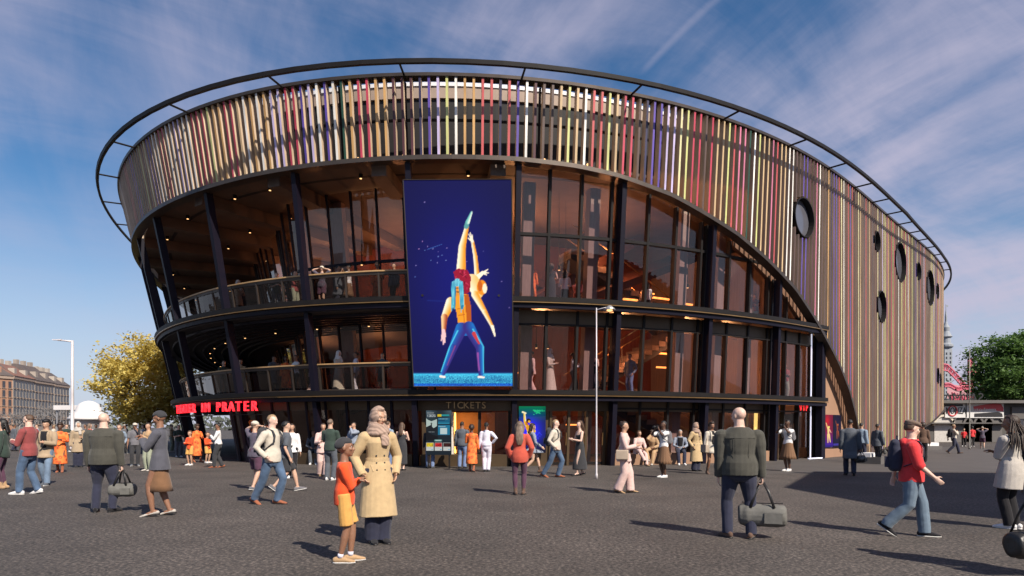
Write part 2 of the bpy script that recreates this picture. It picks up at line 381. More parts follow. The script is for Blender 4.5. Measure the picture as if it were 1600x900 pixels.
filler = 'ttbywwobrrvlcbtpgboitwybvv'
ang = 180.0; TH = []
while ang < 540:
    TH.append(ang); p, q = _P(R(ang)), _P(R(ang+.5)); ang += .5*.318/math.hypot(q[0]-p[0], q[1]-p[1])
i0 = min(range(len(TH)), key=lambda i: abs(TH[i]-249.6)); i0 += -1+6-len(PRE)-5
def lcol(i):
    k = i-i0
    if 0 <= k < len(SEQ): return SEQ[k]
    if k < 0:
        rr = random.Random(1000+k//2); return rr.choice('wbbtomycglbvimb')
    rr = random.Random(3000+(k//2 if k < 110 else k)); return rr.choice('tbbmyrlovgcvbnipwrlcmy')
PORT = [(290.59, 11.06, .87), (312.57, 11.97, .53), (324.29, 11.72, 1.17), (334.03, 11.93, .56), (341.2, 11.39, 1.2), (314.69, 8.42, .87), (346.6, 11.6, .55), (346.9, 5.35, .56), (349.6, 5.1, .5)]
def louver_boxes(t):
    zb = zbot(t); iv = [(zb, 13.86)]; x, y = _P(R(t)); res = []
    for pt, pz, pr in PORT:
        c = _P(R(pt)); s = math.hypot(c[0]-x, c[1]-y); rr = pr+.07
        if s < rr:
            h = math.sqrt(rr*rr-s*s); nv = []
            for a, b in iv:
                if pz-h > a+.05: nv.append((a, min(b, pz-h)))
                if pz+h < b-.05: nv.append((max(a, pz+h), b))
            iv = nv
    n = nrm(t); w = .085; tx, ty = -n[1]*w/2, n[0]*w/2
    for a, b in iv:
        if b-a < .04: continue
        q = []
        for z in (a, b):
            for o, s in ((0, 1), (0, -1), (-.27, -1), (-.27, 1)):
                p = Sk(t, z, o); q.append((p[0]+tx*s, p[1]+ty*s, z))
        res.append(q)
    return res
vis = [i for i, t in enumerate(TH) if 183 <= t <= 352]
for i in vis[:298]:
    for q in louver_boxes(TH[i]): tp(MB().hexa(q, 0, [1, 1, 0, 1, 1, 1]), 'louver', [LM[lcol(i)], M_lside])
mb = MB(); vs_ = set(vis[:298])
for i, t in enumerate(TH):
    if i not in vs_:
        for q in louver_boxes(t): mb.hexa(q, 0, [1, 1, 0, 1, 1, 1])
tag(tp(mb, 'louver', [LM['t'], M_lside]), kind='stuff')

# --- rim bands, arch beam, halo ring
tp(band(MB(), 175, 535, 13.865, .11, .05, -.36, 1.5), 'rim_band', M_trim)
def beam(mb, ts, zf, wid=.16, o0=.09, o1=-.32):
    pts = [(t, zf(t)) for t in ts]; fr = []
    for i, (t, z) in enumerate(pts):
        a = pts[max(0, i-1)]; b = pts[min(len(pts)-1, i+1)]
        A, B = np.array(Sk(*a)), np.array(Sk(*b)); d = B-A; n = np.array((*nrm(t), 0)); up = np.cross(n, d); up /= np.linalg.norm(up)+1e-9
        if up[2] < 0 and abs(d[2]) < np.linalg.norm(d)*.7: up = -up
        P = np.array(Sk(t, z)); fr.append([P+n*o0, P+n*o0+up*wid, P+n*o1+up*wid, P+n*o1])
    return mb.sweep(fr)
def zarch(t): return float(np.interp(t, AT, AZ))-.10
ts = arange(175, 262, 1.5)+arange(263, 296, .75)+arange(296.5, 305.75, .5)
tp(beam(MB(), ts, zarch), 'arch_beam', M_trim)
tp(beam(MB(), arange(305.8, 372, 2), lambda t: zbot(t)-.06, .07), 'louver_sill', M_trim)
fr = []
def hoff(t): return float(np.interp(t, [150, 318, 345, 400, 470, 508], [.98, .98, .55, .55, .98, .98]))
for t in arange(150, 508, 2):
    k_ = hoff(t); a, b = Sk(t, ZT+.04, k_), Sk(t, ZT-.10, k_); c, d = Sk(t, ZT-.10, k_-.12), Sk(t, ZT+.04, k_-.12); fr.append([a, b, c, d])
tp(MB().sweep(fr), 'halo_ring', M_dark)
COLS = [200.5, 208.5, 216, 223.5, 231.2, 239.9, 248.1, 256.1, 263.3, 270.8, 279, 287.5, 295.3]
for t in COLS+[303, 310, 316.5, 322.5, 328, 333, 338, 343, 348, 353]:
    tp(MB().tube([Sk(t, ZT-.03, hoff(t)-.08), Sk(t, ZT-.03, -.1)], [.04, .04], 6), 'ring_strut', M_dark)

# --- drum behind the louvers
tp(wall(MB(), 176, 284, 11.25, 13.9, -1.7, .15), 'drum_wall', mat('drum_black', (.012, .010, .011), .7))
tp(wall(MB(), 176, 284, 13.93, 14.33, -1.62, .25), 'parapet', M_beige)
tp(wall(MB(), 176, 287, 14.34, 14.47, -1.58, .3), 'coping', M_white)
tp(MB().sweep([[Sk(t, 13.4, -1.5), Sk(t, 13.6+1.45, -1.5), Sk(t, 15.05, -2.1), Sk(t, 13.4, -2.1)] for t in arange(289.3, 294.2, .8)]), 'roof_light', M_white)
for t in arange(230, 282, 4.2):
    bx = MB(); bar(bx, t, 11.3, 13.85, -.34, -.44, .07); tp(bx, 'louver_post', M_dark)
tp(wall(MB(), 230, 283, 12.55, 12.63, -.36, .06), 'louver_rail', M_dark)
for t in arange(238, 276, 3.6):
    p = Sk(t, 11.85, -1.55); tp(MB().ell(p, (.06, .06, .05), 8, 5), 'terrace_lamp', E_spot)
def rooftop(mb, z, o):
    return mb.prism([Sk(t, z, o)[:2] for t in arange(180, 537, 3)], z, z+.2)
tp(rooftop(MB(), 13.5, -1.9), 'roof', M_ceild)

# --- tan wall behind the right louvers and its ground floor
tp(wall(MB(), 282, 305, lambda t: max(zarch(t)+.02, 0), 13.8, -.56, .2, .5), 'rear_wall', M_wall_shade)
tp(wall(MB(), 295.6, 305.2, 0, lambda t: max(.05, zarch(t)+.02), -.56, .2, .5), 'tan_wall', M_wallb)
tp(wall(MB(), 305.1, 318, 0, 13.8, -.56, .2, 1.3), 'rear_wall', M_wall_shade)
tp(wall(MB(), 318.1, 372, 2.5, 13.8, -.56, .2, 2), 'rear_wall', M_wall_shade)
tp(wall(MB(), 372, 536, 0, 13.4, -.56, .2, 4), 'rear_wall', M_wallb)
tp(wall(MB(), 317.6, 372, 0, 3.4, -2.6, .2, 2), 'recess_wall', M_beige)
bx = MB(); bar(bx, 318.05, 0, 2.6, -.76, -2.6, .2); tp(bx, 'recess_wall', M_wallb)
for t in (329, 338, 345): bx = MB(); bar(bx, t, 0, 2.5, -.6, -.95, .3); tp(bx, 'recess_column', M_dark)
for t, z, r in PORT:
    n = np.array((*nrm(t), 0)); c = np.array(Sk(t, z)); u = np.array((-n[1], n[0], 0)); w = np.array((0, 0, 1.)); N = 28
    fr = [[c+n*o+(u*math.cos(a)+w*math.sin(a))*rr for o, rr in ((.03, r+.03), (.03, r-.01), (-.54, r-.01), (-.54, r+.03))] for a in [2*math.pi*k/N for k in range(N)]]
    pr = tp(MB().sweep(fr, closed=True), 'porthole', M_dark)
    vs = [c-n*.22+(u*math.cos(2*math.pi*k/N)+w*math.sin(2*math.pi*k/N))*(r-.02) for k in range(N)]; vs += [v-n*.03 for v in vs]
    MB().add(vs, [tuple(range(N)), tuple(range(2*N-1, N-1, -1))]+[(k, k+N, (k+1) % N+N, (k+1) % N) for k in range(N)]).build('pane', M_port, pr)

# --- steel columns
for t in COLS:
    top = min(11.2, zarch(t)+.05); bx = MB(); bar(bx, t, 0.0, top, -.12, -.42, .19); tp(bx, 'column', M_navy)

# --- floors, fascias, ceilings
def plate(name, t0, t1, z, th, o0, o1, m, st=2.0):
    return tp(band(MB(), t0, t1, z-th, th, o0, o1, st), name, m)
plate('floor_slab', 186, 295, 2.90, .28, -.15, -11, M_floor)
plate('floor_slab', 186, 264, 6.33, .28, -.15, -11, M_floor)
plate('floor_slab', 264, 295, 6.33, .28, -.15, -4.2, M_floor)
for z in (2.88, 6.31):
    tp(band(MB(), 186, 295.6, z-.13, .17, .06, -.14, 1.5), 'slab_fascia', M_dark)
    tp(band(MB(), 186, 295.6, z-.185, .035, .085, -.14, 1.5), 'brass_edge', M_gold)
    tp(band(MB(), 186, 295.6, z-.36, .15, .0, -.13, 1.5), 'slab_fascia', M_navy)
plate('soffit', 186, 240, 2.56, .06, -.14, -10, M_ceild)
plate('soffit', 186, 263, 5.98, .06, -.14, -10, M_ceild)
plate('soffit', 180, 296, 11.36, .1, -.55, -11, M_ceil)
for t in arange(190, 262, 8.2):
    bx = MB(); n = nrm(t); q = []
    for z in (10.75, 11.25):
        for o, s in ((-.5, 1), (-.5, -1), (-10, -1), (-10, 1)):
            p = Sk(t, 11.0, o); q.append((p[0]-n[1]*.28*s, p[1]+n[0]*.28*s, z))
    tp(bx.hexa(q), 'soffit_beam', M_ceil)
rl = random.Random(3)
for t in arange(192, 260, 4.1):
    for o in (-1.5, -4.4) if t < 243 else (-1.5,):
        if abs(((t-190) % 8.2)-0) < .8: continue
        p = Sk(t, 11.2, o); tp(MB().lathe([(.08, 11.10), (.08, 11.26)], 10, p[:2]).tube([(p[0], p[1], 11.085), (p[0], p[1], 11.10)], [.045, .045], 10, mi=1), 'downlight', [M_dark, E_spot])
for t in arange(196, 262, 5.5):
    p = Sk(t, 5.9, -2.6); tp(MB().lathe([(.05, 5.72), (.05, 5.92)], 8, p[:2]).tube([(p[0], p[1], 5.70), (p[0], p[1], 5.72)], [.04, .04], 8, mi=1), 'downlight', [M_dark, E_spot])
for k in range(9):      # slats of the dark ceiling over the lower balcony
    o = -.7-k*.5; tp(band(MB(), 188, 262, 5.80, .10, o, o-.07, 3), 'soffit_slat', M_navy)

# --- balcony balustrades (left)
for fl, t1 in ((2.90, 255.9), (6.33, 255.9)):
    tp(band(MB(), 190, t1, fl+1.08, .05, -.62, -.82, 1.5), 'handrail', M_wood)
    tp(band(MB(), 190, t1, fl+.02, .10, -.66, -.74, 1.5), 'balustrade_rail', M_trim)
    tp(band(MB(), 190, t1, fl+.97, .10, -.66, -.76, 1.5), 'balustrade_rail', M_trim)
    ps = []
    for a, b in zip(COLS[:-1], COLS[1:]):
        if b <= 256.2: ps += [a, a+(b-a)*.36, a+(b-a)*.68]
    ps.append(255.8)
    for t in ps:
        bx = MB(); bar(bx, t, fl, fl+1.06, -.65, -.75, .07); tp(bx, 'balustrade_post', M_trim)
    for a, b in zip(ps[:-1], ps[1:]):
        tp(wall(MB(), a+.1, b-.1, fl+.13, fl+.96, -.69, .015, 1.0), 'balustrade_pane', M_bal)

# --- inner glass of the loggia (left)
def IOf(t): return float(np.interp(t, [206, 233, 243, 257], [-6.5, -5.6, -3.1, -2.7]))
inner = arange(206, 257, 2.45)
for z0, zs in ((2.92, [2.92, 4.6, 5.9]), (6.35, [6.35, 8.35, 11.2])):
    for t in inner:
        bx = MB(); bar(bx, t, z0, zs[-1], IOf(t)+.03, IOf(t)-.07, .085); tp(bx, 'mullion', M_navy)
    for z in zs[1:-1] if z0 > 3 else []: tp(band(MB(), 206, 257, z-.05, .1, lambda t: IOf(t)+.04, lambda t: IOf(t)-.1), 'transom', M_navy)
    tp(band(MB(), 206, 257, zs[0], .12, lambda t: IOf(t)+.04, lambda t: IOf(t)-.1), 'transom', M_navy)
    for a, b in zip(inner[:-1], inner[1:]):
        tp(wall(MB(), a+.05, b-.05, z0+.1, zs[-1], lambda t: IOf(t)-.02, .02, 2), 'pane', M_glass)

# --- glass front of the foyer (right)
GO = -.62
front = []
for a, b in zip(COLS[8:-1], COLS[9:]):
    front += [a]+[a+(b-a)*f for f in (.31, .62, .93)]
front.append(COLS[-1])
bays = [(a, b) for a, b in zip(front[:-1], front[1:])]
for a in front:
    for z0, z1 in ((0, 2.6), (2.92, 5.97), (6.35, min(11.3, zarch(a)+.12))):
        if a < 270.8 and z0 == 0: continue
        if z1-z0 > .2: bx = MB(); bar(bx, a, z0, z1, GO+.1, GO-.10, .10); tp(bx, 'mullion', M_dark)
for a, b in bays:
    for z0, z1 in ((.55, 2.25), (2.94, 5.45), (6.36, 8.72), (8.80, 11.3)):
        if z0 < 1 and a < 270.5: continue
        f = lambda t: max(z0+.02, min(z1, zarch(t)+.1))
        if f((a+b)/2)-z0 < .1: continue
        tp(wall(MB(), a+.06, b-.06, z0, f, GO-.02, .02, .5), 'pane', M_glass)
tp(band(MB(), 263.3, 288, 8.70, .11, GO+.09, GO-.1), 'transom', M_dark)
tp(wall(MB(), 263.3, 295.3, 5.47, 5.96, GO+.05, .06), 'fascia_panel', M_brown)
tp(band(MB(), 263.3, 295.3, 5.40, .07, GO+.09, GO-.1), 'transom', M_dark)
tp(wall(MB(), 256.2, 287.4, 2.14, 2.54, GO+.05, .06), 'fascia_panel', M_brown)
tp(band(MB(), 270.8, 295.3, 2.22, .07, GO+.09, GO-.1), 'transom', M_dark)
for a, b in zip(COLS[5:-2], COLS[6:-1]):    # low seat wall under the windows
    if a < 263 or a > 270: tp(wall(MB(), a+.35, b-.35, 0, .46, -.32, .40, 1), 'plinth_seat', M_wallb if a > 262 else M_brown)
bx = MB(); bar(bx, 295.9, 0, 6.2, -.2, -.75, .34); tp(bx, 'end_pier', M_navy)
bx = MB(); bar(bx, 294.6, 0.05, 2.5, -.5, -.55, .035); bar(bx, 294.6, 3.0, 6.0, -.5, -.55, .035); tp(bx, 'light_strip', E_white)
tp(band(MB(), 292.2, 294.6, .03, .05, .05, -.02, 1), 'light_strip', E_white)

# --- inside the foyer
tp(wall(MB(), 186, 264, 2.9, 11.3, -10.5, .2), 'core_wall', M_red)
tp(wall(MB(), 264, 300, 0, 11.3, -10.5, .2), 'core_wall', M_red)
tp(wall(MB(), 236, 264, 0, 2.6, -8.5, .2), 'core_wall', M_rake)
bx = MB(); bar(bx, 297, 0, 11.0, -.8, -10.6, .2); tp(bx, 'core_wall', M_curt)
for t in (264.5, 269.6, 278, 282.4, 286.4, 290):
    bx = MB(); bar(bx, t, 0, 10.9, -1.3, -1.7, .45); tp(bx, 'pilaster', M_curt)
for t in arange(222, 255, 8.2):
    bx = MB(); bar(bx, t, 2.9, 11.2, IOf(t)-.9, IOf(t)-1.2, .7); tp(bx, 'pilaster', M_curt)
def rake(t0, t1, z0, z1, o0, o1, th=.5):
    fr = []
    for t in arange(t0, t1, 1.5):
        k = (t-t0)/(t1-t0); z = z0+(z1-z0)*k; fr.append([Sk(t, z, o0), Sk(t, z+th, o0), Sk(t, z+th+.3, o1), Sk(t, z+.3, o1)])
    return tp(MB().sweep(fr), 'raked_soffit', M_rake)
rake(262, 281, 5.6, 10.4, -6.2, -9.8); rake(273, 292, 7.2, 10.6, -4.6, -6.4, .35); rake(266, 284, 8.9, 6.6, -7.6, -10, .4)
def stair(t0, t1, z0, z1, o0, o1, n):
    st = tp(wall(MB(), min(t0, t1), max(t0, t1), (lambda t: z0+(z1-z0)*(t-t0)/(t1-t0)-.42), (lambda t: z0+(z1-z0)*(t-t0)/(t1-t0)-.12), o0-.03, abs(o1-o0)-.06, 1), 'staircase', M_ceild)
    for i in range(n):
        a, b = t0+(t1-t0)*i/n, t0+(t1-t0)*(i+1)/n; z = z0+(z1-z0)*(i+1)/n
        q = [Sk(t, zz, o) for zz in (z-(z1-z0)/n-.02, z) for t, o in ((a, o0), (b, o0), (b, o1), (a, o1))]
        MB().hexa(q, 0, [0, 0, 1, 0, 0, 0]).build('step', [M_floor, M_curt], st)
    for o in (o0, o1):
        fr = [[Sk(t, z0+(z1-z0)*(t-t0)/(t1-t0)+h, o+d) for h, d in ((1.0, 0), (1.05, 0), (1.05, .05), (1.0, .05))] for t in arange(t0, t1, 1.5)]
        MB().sweep(fr).build('stair_rail', M_gold, st)
stair(286, 271.5, .05, 2.85, -2.4, -3.8, 14); stair(271.5, 285, 2.95, 6.3, -4.4, -5.8, 15); stair(286, 271, 6.4, 9.6, -5.0, -6.4, 14)
for i, (t, z) in enumerate([(264.3, 8.9), (265.2, 8.4), (266.1, 8.0), (267.9, 8.2), (269.3, 7.9), (271.6, 8.6), (273.2, 7.9), (274.6, 7.6), (276.1, 8.1), (265.0, 5.0), (266.6, 5.1), (268.4, 5.2), (272.5, 5.0), (274.3, 5.1), (277, 4.6), (281.5, 8.0), (283, 7.5), (246, 8.2), (250.5, 8.4), (254.5, 8.1)]):
    p = Sk(t, z, -2.8-(i % 3)*.9); zc = 11.3 if z > 6.3 else 6.1
    tp(MB().lathe([(.055, z-.16), (.06, z), (.02, z+.03), (.006, zc)], 8, p[:2]).tube([(p[0], p[1], z-.175), (p[0], p[1], z-.16)], [.045, .045], 8, mi=1), 'pendant_lamp', [M_dark, E_spot])
for (t0, t1, z, o) in ((279.6, 281.8, 7.5, -4), (282, 285.2, 7.4, -4), (282, 284, 8.2, -6), (275.4, 277, 7.2, -3.6), (280.5, 284, 4.3, -4), (282, 286, 5.1, -5), (266, 270, 4.2, -8), (273, 276, 1.6, -6.5), (279, 283, 1.9, -6)):
    tp(band(MB(), t0, t1, z, .07, o, o-.1, 1), 'light_strip', E_warm)  # glowing bars added to give the foyer its warm glow

# --- ticket hall openings
E_or = mat('orange_lobby', (.62, .24, .07), .6, 0, .1, 1)
bx = MB(); bar(bx, 259.9, 0.42, 2.12, -2.5, -2.6, 2.3); tp(bx, 'lobby_wall', E_or)
bx = MB(); bar(bx, 258.75, 0.42, 2.12, -.75, -2.5, .08); tp(bx, 'lobby_wall', mat('pale_lobby', (.8, .75, .68), .5))
bx = MB(); bar(bx, 258.9, 0.45, 2.10, -1.9, -1.95, .05); tp(bx, 'light_strip', emit('amber_strip', (1, .62, .12), 3))
tp(wall(MB(), 256.3, 263.2, 0, .42, GO+.06, .5), 'plinth_seat', M_brown)
for t in (256.6, 258.5, 260.85, 263.1):
    bx = MB(); bar(bx, t, .42, 2.14, GO+.05, GO-.1, .12); tp(bx, 'door_post', M_brown if t < 260 else M_dark)
tp(wall(MB(), 256.7, 258.45, .42, 2.14, GO-.02, .05), 'shutter', M_brown)
tp(wall(MB(), 260.95, 263.05, .42, 2.1, GO-.02, .02), 'pane', M_glass)
# entrance doors between the poster and the lamp post
for t in (263.6, 266.2, 267.6, 269.0, 270.5):
    bx = MB(); bar(bx, t, 0, 2.14, GO+.05, GO-.1, .10); tp(bx, 'door_post', M_brown)
tp(wall(MB(), 263.6, 266.1, 0, 2.14, GO-.02, .06), 'fascia_panel', M_brown)
for a, b in ((266.25, 267.55), (267.65, 268.95), (269.05, 270.45)):
    dr = tp(wall(MB(), a, b, .03, 1.95, GO-.02, .02), 'door', M_glass); bx = MB(); bar(bx, b-.15, .8, 1.3, GO+.08, GO+.04, .03); bx.build('handle', M_gold, dr)
    bx = MB(); wall(bx, a, b, .03, .14, GO, .05); bx.build('kick_rail', M_dark, dr)
# ground floor left of the ticket hall: dark glazed wall
for t in arange(237.2, 256, 1.9):
    bx = MB(); bar(bx, t, 0, 2.55, GO+.02, GO-.12, .10); tp(bx, 'mullion', M_navy)
for a in arange(237.2, 254.2, 1.9):
    tp(wall(MB(), a+.06, a+1.84, .45, 2.2, GO-.04, .02), 'pane', M_glass); tp(wall(MB(), a+.06, a+1.84, 2.2, 2.55, GO-.03, .05), 'fascia_panel', M_brown)
    tp(wall(MB(), a+.06, a+1.84, 0, .42, GO-.03, .05), 'plinth_panel', M_dark)
bx = MB(); bar(bx, 236.4, 0, 2.55, -.7, -6.8, .14); tp(bx, 'side_wall', M_ceild)
for t in arange(222, 237, 1.9):
    bx = MB(); bar(bx, t, 0, 2.55, -6.5, -6.7, .5 if int(t) % 3 else .1); tp(bx, 'mullion', M_navy)
# VIP door
for t in (287.9, 290.4, 293.0):
    bx = MB(); bar(bx, t, 0, 2.2, GO-.3, GO-.42, .12); tp(bx, 'door_post', M_brown)
dr = tp(wall(MB(), 290.5, 292.9, .02, 2.15, GO-.35, .05), 'door', M_brown); bx = MB(); bar(bx, 290.8, .8, 1.3, GO-.28, GO-.32, .03); bx.build('handle', M_gold, dr)
for t in (287.3, 288.45):
    bx = MB(); bar(bx, t, .5, 2.3, GO-.45, GO-.5, .22); tp(bx, 'light_panel', emit('yellow_panel', (1, .78, .22), 1.1))

# --- lamps inside: warm light of the foyer
def plight(t, z, o, e, col=(1, .42, .16), r=.25):
    l = bpy.data.lights.new('foyer_light', 'POINT'); l.energy = e; l.color = col; l.shadow_soft_size = r
    q = bpy.data.objects.new('foyer_light', l); COL.objects.link(q); q.location = Sk(t, z, o)
for t, z, o, e in ((266, 9.6, -6, 260), (275, 9.4, -5, 260), (283, 8.9, -5, 220), (268, 5.0, -5, 170), (276, 4.9, -4.2, 170), (284, 4.9, -4.0, 170), (291, 4.8, -4, 90), (268, 1.9, -5, 60), (277, 1.9, -5, 90), (285, 1.9, -5, 90),
                   (236, 9.3, -8.0, 130), (249, 9.3, -8.0, 190), (226, 9.3, -8.0, 80), (246, 4.6, -7, 120), (232, 4.6, -7, 120), (250, 1.9, -5, 40)):
    plight(t, z, o, e)
plight(259.9, 1.6, -1.7, 9, (1, .6, .25), .1)

# ------------------------------------------------------------------ signs
def sign_letters(root, word, size, z, t_mid, off, m, pitch, depth=.04):
    n = len(word); x0 = _P(R(t_mid)); 
    for i, ch in enumerate(word):
        if ch == ' ': continue
        me = text_mesh(ch, size, depth); me.materials.append(m)
        p0 = Sk(t_mid, z, off); step = pitch*(i-(n-1)/2); q0, q1 = Sk(t_mid-.5, z, off), Sk(t_mid+.5, z, off); k = math.hypot(q1[0]-q0[0], q1[1]-q0[1])
        t = t_mid+step/k; p = Sk(t, z, off); nn = nrm(t); o = link('letter', me, root)
        o.matrix_local = Matrix(((-nn[1], 0, nn[0], p[0]), (nn[0], 0, nn[1], p[1]), (0, 1, 0, z), (0, 0, 0, 1)))
E_red = emit('red_neon', (1.0, .02, .03), 1.5)
sg = thing('neon_sign', 'red glowing letters curved under the lower balcony edge at the left', 'sign')
sign_letters(sg, 'THEATER IM PRATER', .58, 2.36, 234.9, .16, E_red, .5)
band(MB(), 224, 245, 2.02, .03, .14, .08, 1).build('sign_rail', M_dark, sg); band(MB(), 224, 245, 2.68, .03, .14, .08, 1).build('sign_rail', M_dark, sg)
sg = thing('ticket_sign', 'bronze letters above the ticket window in the middle of the facade', 'sign')
sign_letters(sg, 'TICKETS', .36, 2.34, 259.85, -.48, mat('bronze_letters', (.36, .22, .10), .35, .6), .225)
sg = thing('entrance_sign', 'red letters VIP above the side entrance', 'sign')
sign_letters(sg, 'VIP', .42, 2.40, 291.7, -.12, emit('red_letters', (.8, .02, .03), .8), .26, .015)
# ------------------------------------------------------------------ big screen with dancers
def big_picture(u, v):
    X = 46+u*417; Y = 858-v*826; p = Paint(X, Y, (6, 7, 62))
    g = np.exp(-((X-250)/190)**2-((Y-430)/330)**2); p.c += g[:, None]*np.array((4, 6, 42.))
    r = np.random.default_rng(11)
    for x, y in [(130, 290), (170, 312), (205, 297), (170, 330), (165, 355), (283, 350), (80, 365), (125, 118), (150, 300), (420, 430), (450, 535), (95, 300), (118, 305), (185, 325), (140, 345), (200, 345), (350, 310), (262, 300), (110, 270), (75, 410)]:
        p.ell(x, y, 1.5+r.random()*1.2, 1.5+r.random()*1.2, (90+r.integers(90), 120, 180), .8)
    p.cap((128, 302), (186, 282), 1.2, .8, (60, 100, 170)); p.cap((120, 505), (260, 512), 1.5, 1, (20, 40, 120), 3)
    fl = Y > 806; n = np.sin(Y*2.3+np.sin(X*.021)*.6)*.6+np.sin(Y*1.1+.4*np.sin(X*.013+1))*.6+r.normal(0, .8, len(X)); st = np.clip(.5+.22*n, 0, 1)[:, None]
    p.c = np.where(fl[:, None], np.array((8, 70, 130.))*(1-st)+np.array((90, 225, 245.))*st, p.c)
    dk = Y > 846; p.c = np.where(dk[:, None], p.c*np.array((.35, .6, 1.0)), p.c)
    p.mix(np.exp(-((Y-806)/5.0)**2)*.7, (60, 190, 230))
    W_, O_, OD = (252, 236, 206), (238, 150, 36), (180, 84, 16)
    # raised leg and shoe
    p.cap((258, 392), (266, 292), 19, 14, W_, 2, O_); p.cap((266, 292), (286, 216), 14, 8, W_, 2, O_); p.cap((284, 214), (291, 192), 9, 8, (86, 150, 150)); p.cap((290, 196), (306, 158), 8, 4, (96, 175, 170), 2, (230, 240, 220))
    # raised arm, second hand
    p.cap((323, 420), (317, 332), 10, 8, W_, 2, O_); p.cap((317, 332), (307, 272), 8, 6, W_, 2, O_)
    for q in ((290, 258), (293, 243), (299, 238), (306, 246)): p.cap((307, 272), q, 4, 1.6, W_)
    p.cap((322, 415), (345, 395), 10, 7, W_); 
    for q in ((365, 383), (368, 396), (360, 404)): p.cap((345, 396), q, 4.5, 2, W_)
    # torso of the lifted dancer, her head and hanging arm
    p.cap((300, 430), (325, 478), 30, 20, W_, 2, (246, 190, 110)); p.ell(340, 454, 20, 30, (238, 140, 28)); p.ell(352, 458, 9, 20, (252, 226, 190)); p.ell(333, 448, 9, 22, (196, 90, 14))
    p.cap((312, 482), (350, 552), 15, 10, W_, 2, O_); p.cap((350, 552), (380, 612), 10, 6, W_, 2, O_); p.cap((380, 612), (390, 650), 7, 3, W_)
    p.poly([(228, 392), (246, 378), (284, 384), (298, 412), (292, 470), (268, 486), (252, 452), (236, 430)], (150, 16, 46))
    for i in range(26): a, b = 235+r.random()*55, 385+r.random()*85; p.cap((a, b), (a+r.normal(0, 8), b+9), 1.6, 1, [(205, 60, 90), (80, 4, 26)][i % 2])
    # standing dancer
    p.poly([(214, 506), (236, 484), (286, 480), (296, 540), (294, 604), (242, 604), (234, 545)], (236, 152, 34)); p.poly([(268, 484), (286, 480), (296, 540), (294, 604), (278, 604)], OD)
    for a, b in (((240, 540), (262, 536)), ((244, 566), (268, 562)), ((262, 520), (266, 600))): p.cap(a, b, 1.6, 1.2, OD)
    p.cap((214, 512), (186, 572), 20, 13, W_, 2, O_); p.cap((186, 572), (181, 630), 13, 8, (250, 200, 140), 2, (160, 70, 40))
    for q in ((170, 668), (177, 684), (184, 676), (188, 652)): p.cap((180, 628), q, 7, 2.5, (235, 190, 190))
    p.ell(240, 462, 17, 26, (226, 140, 44)); p.cap((234, 470), (246, 472), 2, 2, (90, 40, 10)); p.cap((236, 456), (250, 456), 1.6, 1.6, (60, 30, 10))
    for i in range(22):
        x0 = 222+i*1.9; k = abs(i-11)/11; c = [(70, 175, 200), (30, 110, 150), (140, 220, 230)][i % 3]
        if 7 < i < 15: p.cap((x0, 420+k*8), (x0-1, 446), 3, 3, c)
        else: p.cap((x0, 424+k*10), (x0+(-6 if i < 8 else 4), 520+r.random()*36), 3.4, 2, c)
    # trousers and feet
    B, C, D = (24, 104, 182), (70, 190, 220), (50, 40, 120)
    p.poly([(240, 606), (294, 600), (306, 640), (268, 650), (240, 640)], B)
    p.cap((254, 618), (216, 700), 24, 17, B, 2, D); p.cap((216, 700), (172, 802), 17, 10, B, 2, D); p.cap((284, 614), (326, 694), 24, 17, D, 2, B); p.cap((326, 694), (329, 806), 16, 10, D, 2, B)
    for a, b in (((238, 628), (200, 700)), ((200, 702), (164, 796)), ((300, 622), (340, 690)), ((341, 694), (340, 800))): p.cap(a, b, 3, 2, C)
    p.cap((304, 640), (324, 680), 8, 4, (196, 56, 60)); p.cap((226, 690), (190, 770), 3, 2, (120, 60, 130)); p.cap((318, 720), (322, 790), 4, 3, (140, 70, 150))
    p.cap((160, 816), (178, 818), 5, 4, (240, 226, 214)); p.cap((320, 818), (341, 820), 5, 4, (240, 226, 214))
    return p.c
sc = thing('display_screen', 'tall dark blue screen with two lit dancers fixed to the middle of the facade', 'screen')
A0, A1 = Sk(256.25, 3.02, .28), Sk(263.05, 3.02, .28); B0, B1 = Sk(255.95, 10.28, .34), Sk(262.7, 10.34, .34)
A0, A1, B0, B1 = map(np.array, (A0, A1, B0, B1)); out = np.cross(A1-A0, B0-A0); out /= np.linalg.norm(out)
if out[1] > 0: out = -out
print('screen', A0, A1, B0, B1)
def frame_box(p, d0, d1): return [q+out*d for d in (d0, d1) for q in p]
MB().hexa(frame_box([A0, A1, B1, B0], -.22, 0)).build('screen_case', M_dark, sc)
picture_mesh('screen_face', [A0+out*.004, A1+out*.004, B1+out*.004, B0+out*.004], 150, 290, big_picture, sc, print_mat('screen_print', .92))
for a, b in ((A0, A1), (A1, B1), (B1, B0), (B0, A0)):
    MB().tube([a+out*.01, b+out*.01], [.022, .022], 4).build('screen_edge', M_trim, sc)
for t in (257, 262): MB().tube([Sk(t, 6.3, -.1), Sk(t, 6.3, .3)], [.05, .05], 6).build('bracket', M_dark, sc)

